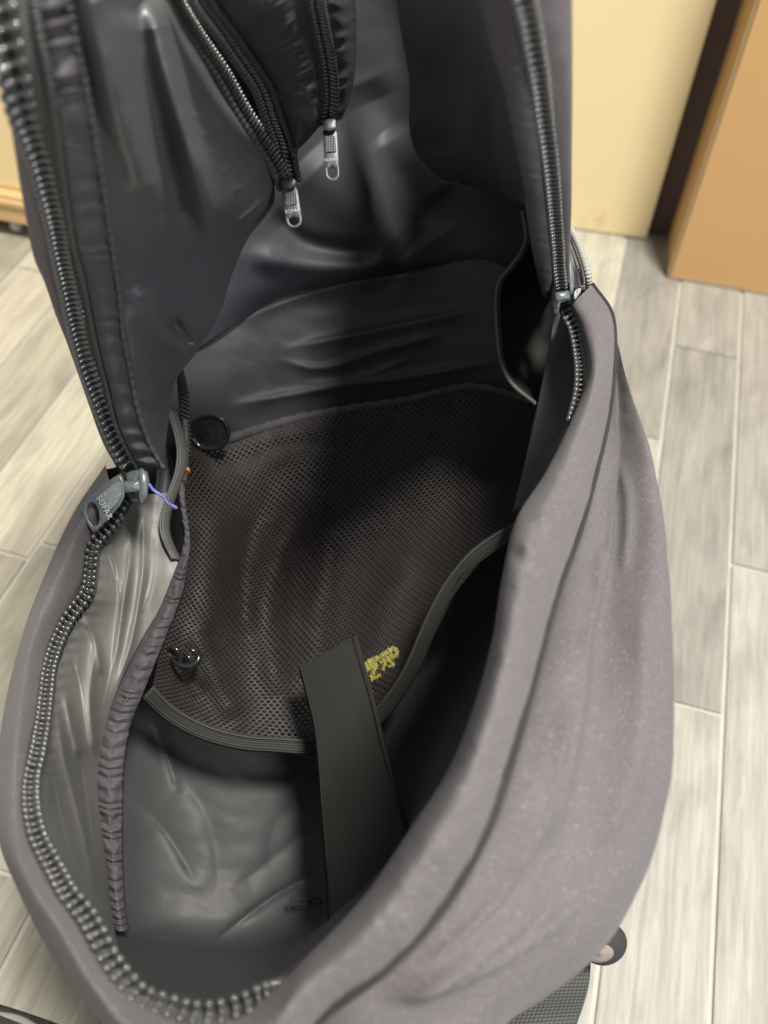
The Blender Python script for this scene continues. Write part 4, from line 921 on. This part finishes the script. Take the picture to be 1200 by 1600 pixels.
# ---- right slider, pull seen edge on
sr = plate('zipper_slider', [(861,442),(868,446),(872,452),(892,452),(894,468),(876,474),(873,490),(866,492),(862,475)], lambda x, y: .588 + 0 * x, .012, M['pull'], bag, n=44, bev=.3)
plate('bridge', [(866,457),(889,454),(891,467),(868,471)], lambda x, y: .580 + 0 * x, .008, M['pull'], sr, n=36, bev=.3)
plate('zipper_pull', [(884,376),(888,374),(894,400),(897,430),(897,455),(893,468),(889,466),(889,440),(886,405)], lambda x, y: .585 + 0 * x, .012, M['pull'], bag, n=40, bev=.3)
plate('pivot', [(896,458),(901,451),(908,450),(907,457),(900,467),(896,469)], lambda x, y: .583 + 0 * x, .006, M['greycord'], sr, n=32, bev=.4)

# ---- grey cord loop behind the right edge, load strap and loop at lower right
tube('cord_loop', [(878,340,.63),(890,356,.63),(902,378,.625),(912,404,.62),(919,432,.62),(920,460,.63)], .0022, M['greycord'], bag, n=100, seg=10)
tube('cord_loop', [(876,352,.632),(886,368,.632),(896,392,.628),(905,418,.624),(911,444,.63)], .0015, M['greycord'], bag, n=80, seg=8)
ribbon('grab_tape', [(880,350,.64),(888,380,.64),(897,410,.64),(904,450,.64)], [(890,352,.64),(902,380,.64),(912,410,.64),(918,450,.64)], M['twill'], bag, n=40, nw=6, bulge=.001)
ribbon('hip_strap', [(760,1500,.60),(740,1560,.58),(715,1620,.56),(690,1700,.54)], [(924,1490,.60),(920,1540,.585),(905,1590,.565),(870,1690,.54)], M['webbing'], bag, n=80, nw=40, bulge=.004, th=.005)
lp = disc('strap_end', (943,1474), 37, 35, .575, M['seam'], bag, [(.01,-.0101),(.4,-.0095),(.7,-.0075),(.9,-.004),(1,.001),(.95,.006)])
disc('strap_patch', (936,1489), 24, 16, .5635, M['tanlin'], lp, [(.01,-.0016),(.6,-.0012),(.9,-.0003),(1,.002)], (.00004,.0001))
# shoulder strap end on the floor, lower left corner
tgt = dense[NV - 6].reshape(-1, 3); tgt = tgt[np.argmin(np.linalg.norm(tgt - P(180, 1650, .67), axis=1))]
tv_ = B.T @ (tgt - CAM); tp_ = (600 + F_PX * tv_[0] / tv_[2], 800 + F_PX * tv_[1] / tv_[2], float(tv_[2]))
strap = ribbon('shoulder_strap', [(-260,1500,.70),(-120,1530,.70),(0,1569,.70),(50,1585,.70),(100,1604,.69),(180,1650,.67),(tp_[0]-30,tp_[1]-50,tp_[2]+.02)], [(-260,1700,.63),(-120,1700,.63),(-10,1690,.63),(60,1695,.63),(120,1710,.63),(160,1740,.62),(tp_[0]+10,tp_[1]+50,tp_[2])], M['webbing'], bag, n=60, nw=24, bulge=.012, th=.006)
tube('strap_edge', [(-40,1583,.688),(0,1588,.686),(30,1594,.684),(60,1610,.68)], .003, M['greycord'], strap, n=30, seg=8)

# ---- loose bits
th = tube('thread', [(233,757,.588),(240,766,.583),(249,772,.582),(256,778,.584),(262,786,.586),(276,794,.592)], .0011, M['purple'], None, n=60, seg=8, rfun=lambda t: .8 + .14 * np.sin(t * 75) + .25 * (t > .85))
tag(th, 'short frayed purple thread caught beside the left zipper slider', 'thread')
cr = disc('crumb', (293,735), 4, 5, .628, M['crumb'], None, [(.1,-.0022),(.7,-.0015),(1,0),(.6,.001)])
tag(cr, 'tiny orange crumb on the inner binding of the backpack', 'crumb')
print('teeth', len([o for o in bpy.data.objects if o.name.startswith('tooth')]))
print('objects', len(bpy.data.objects))
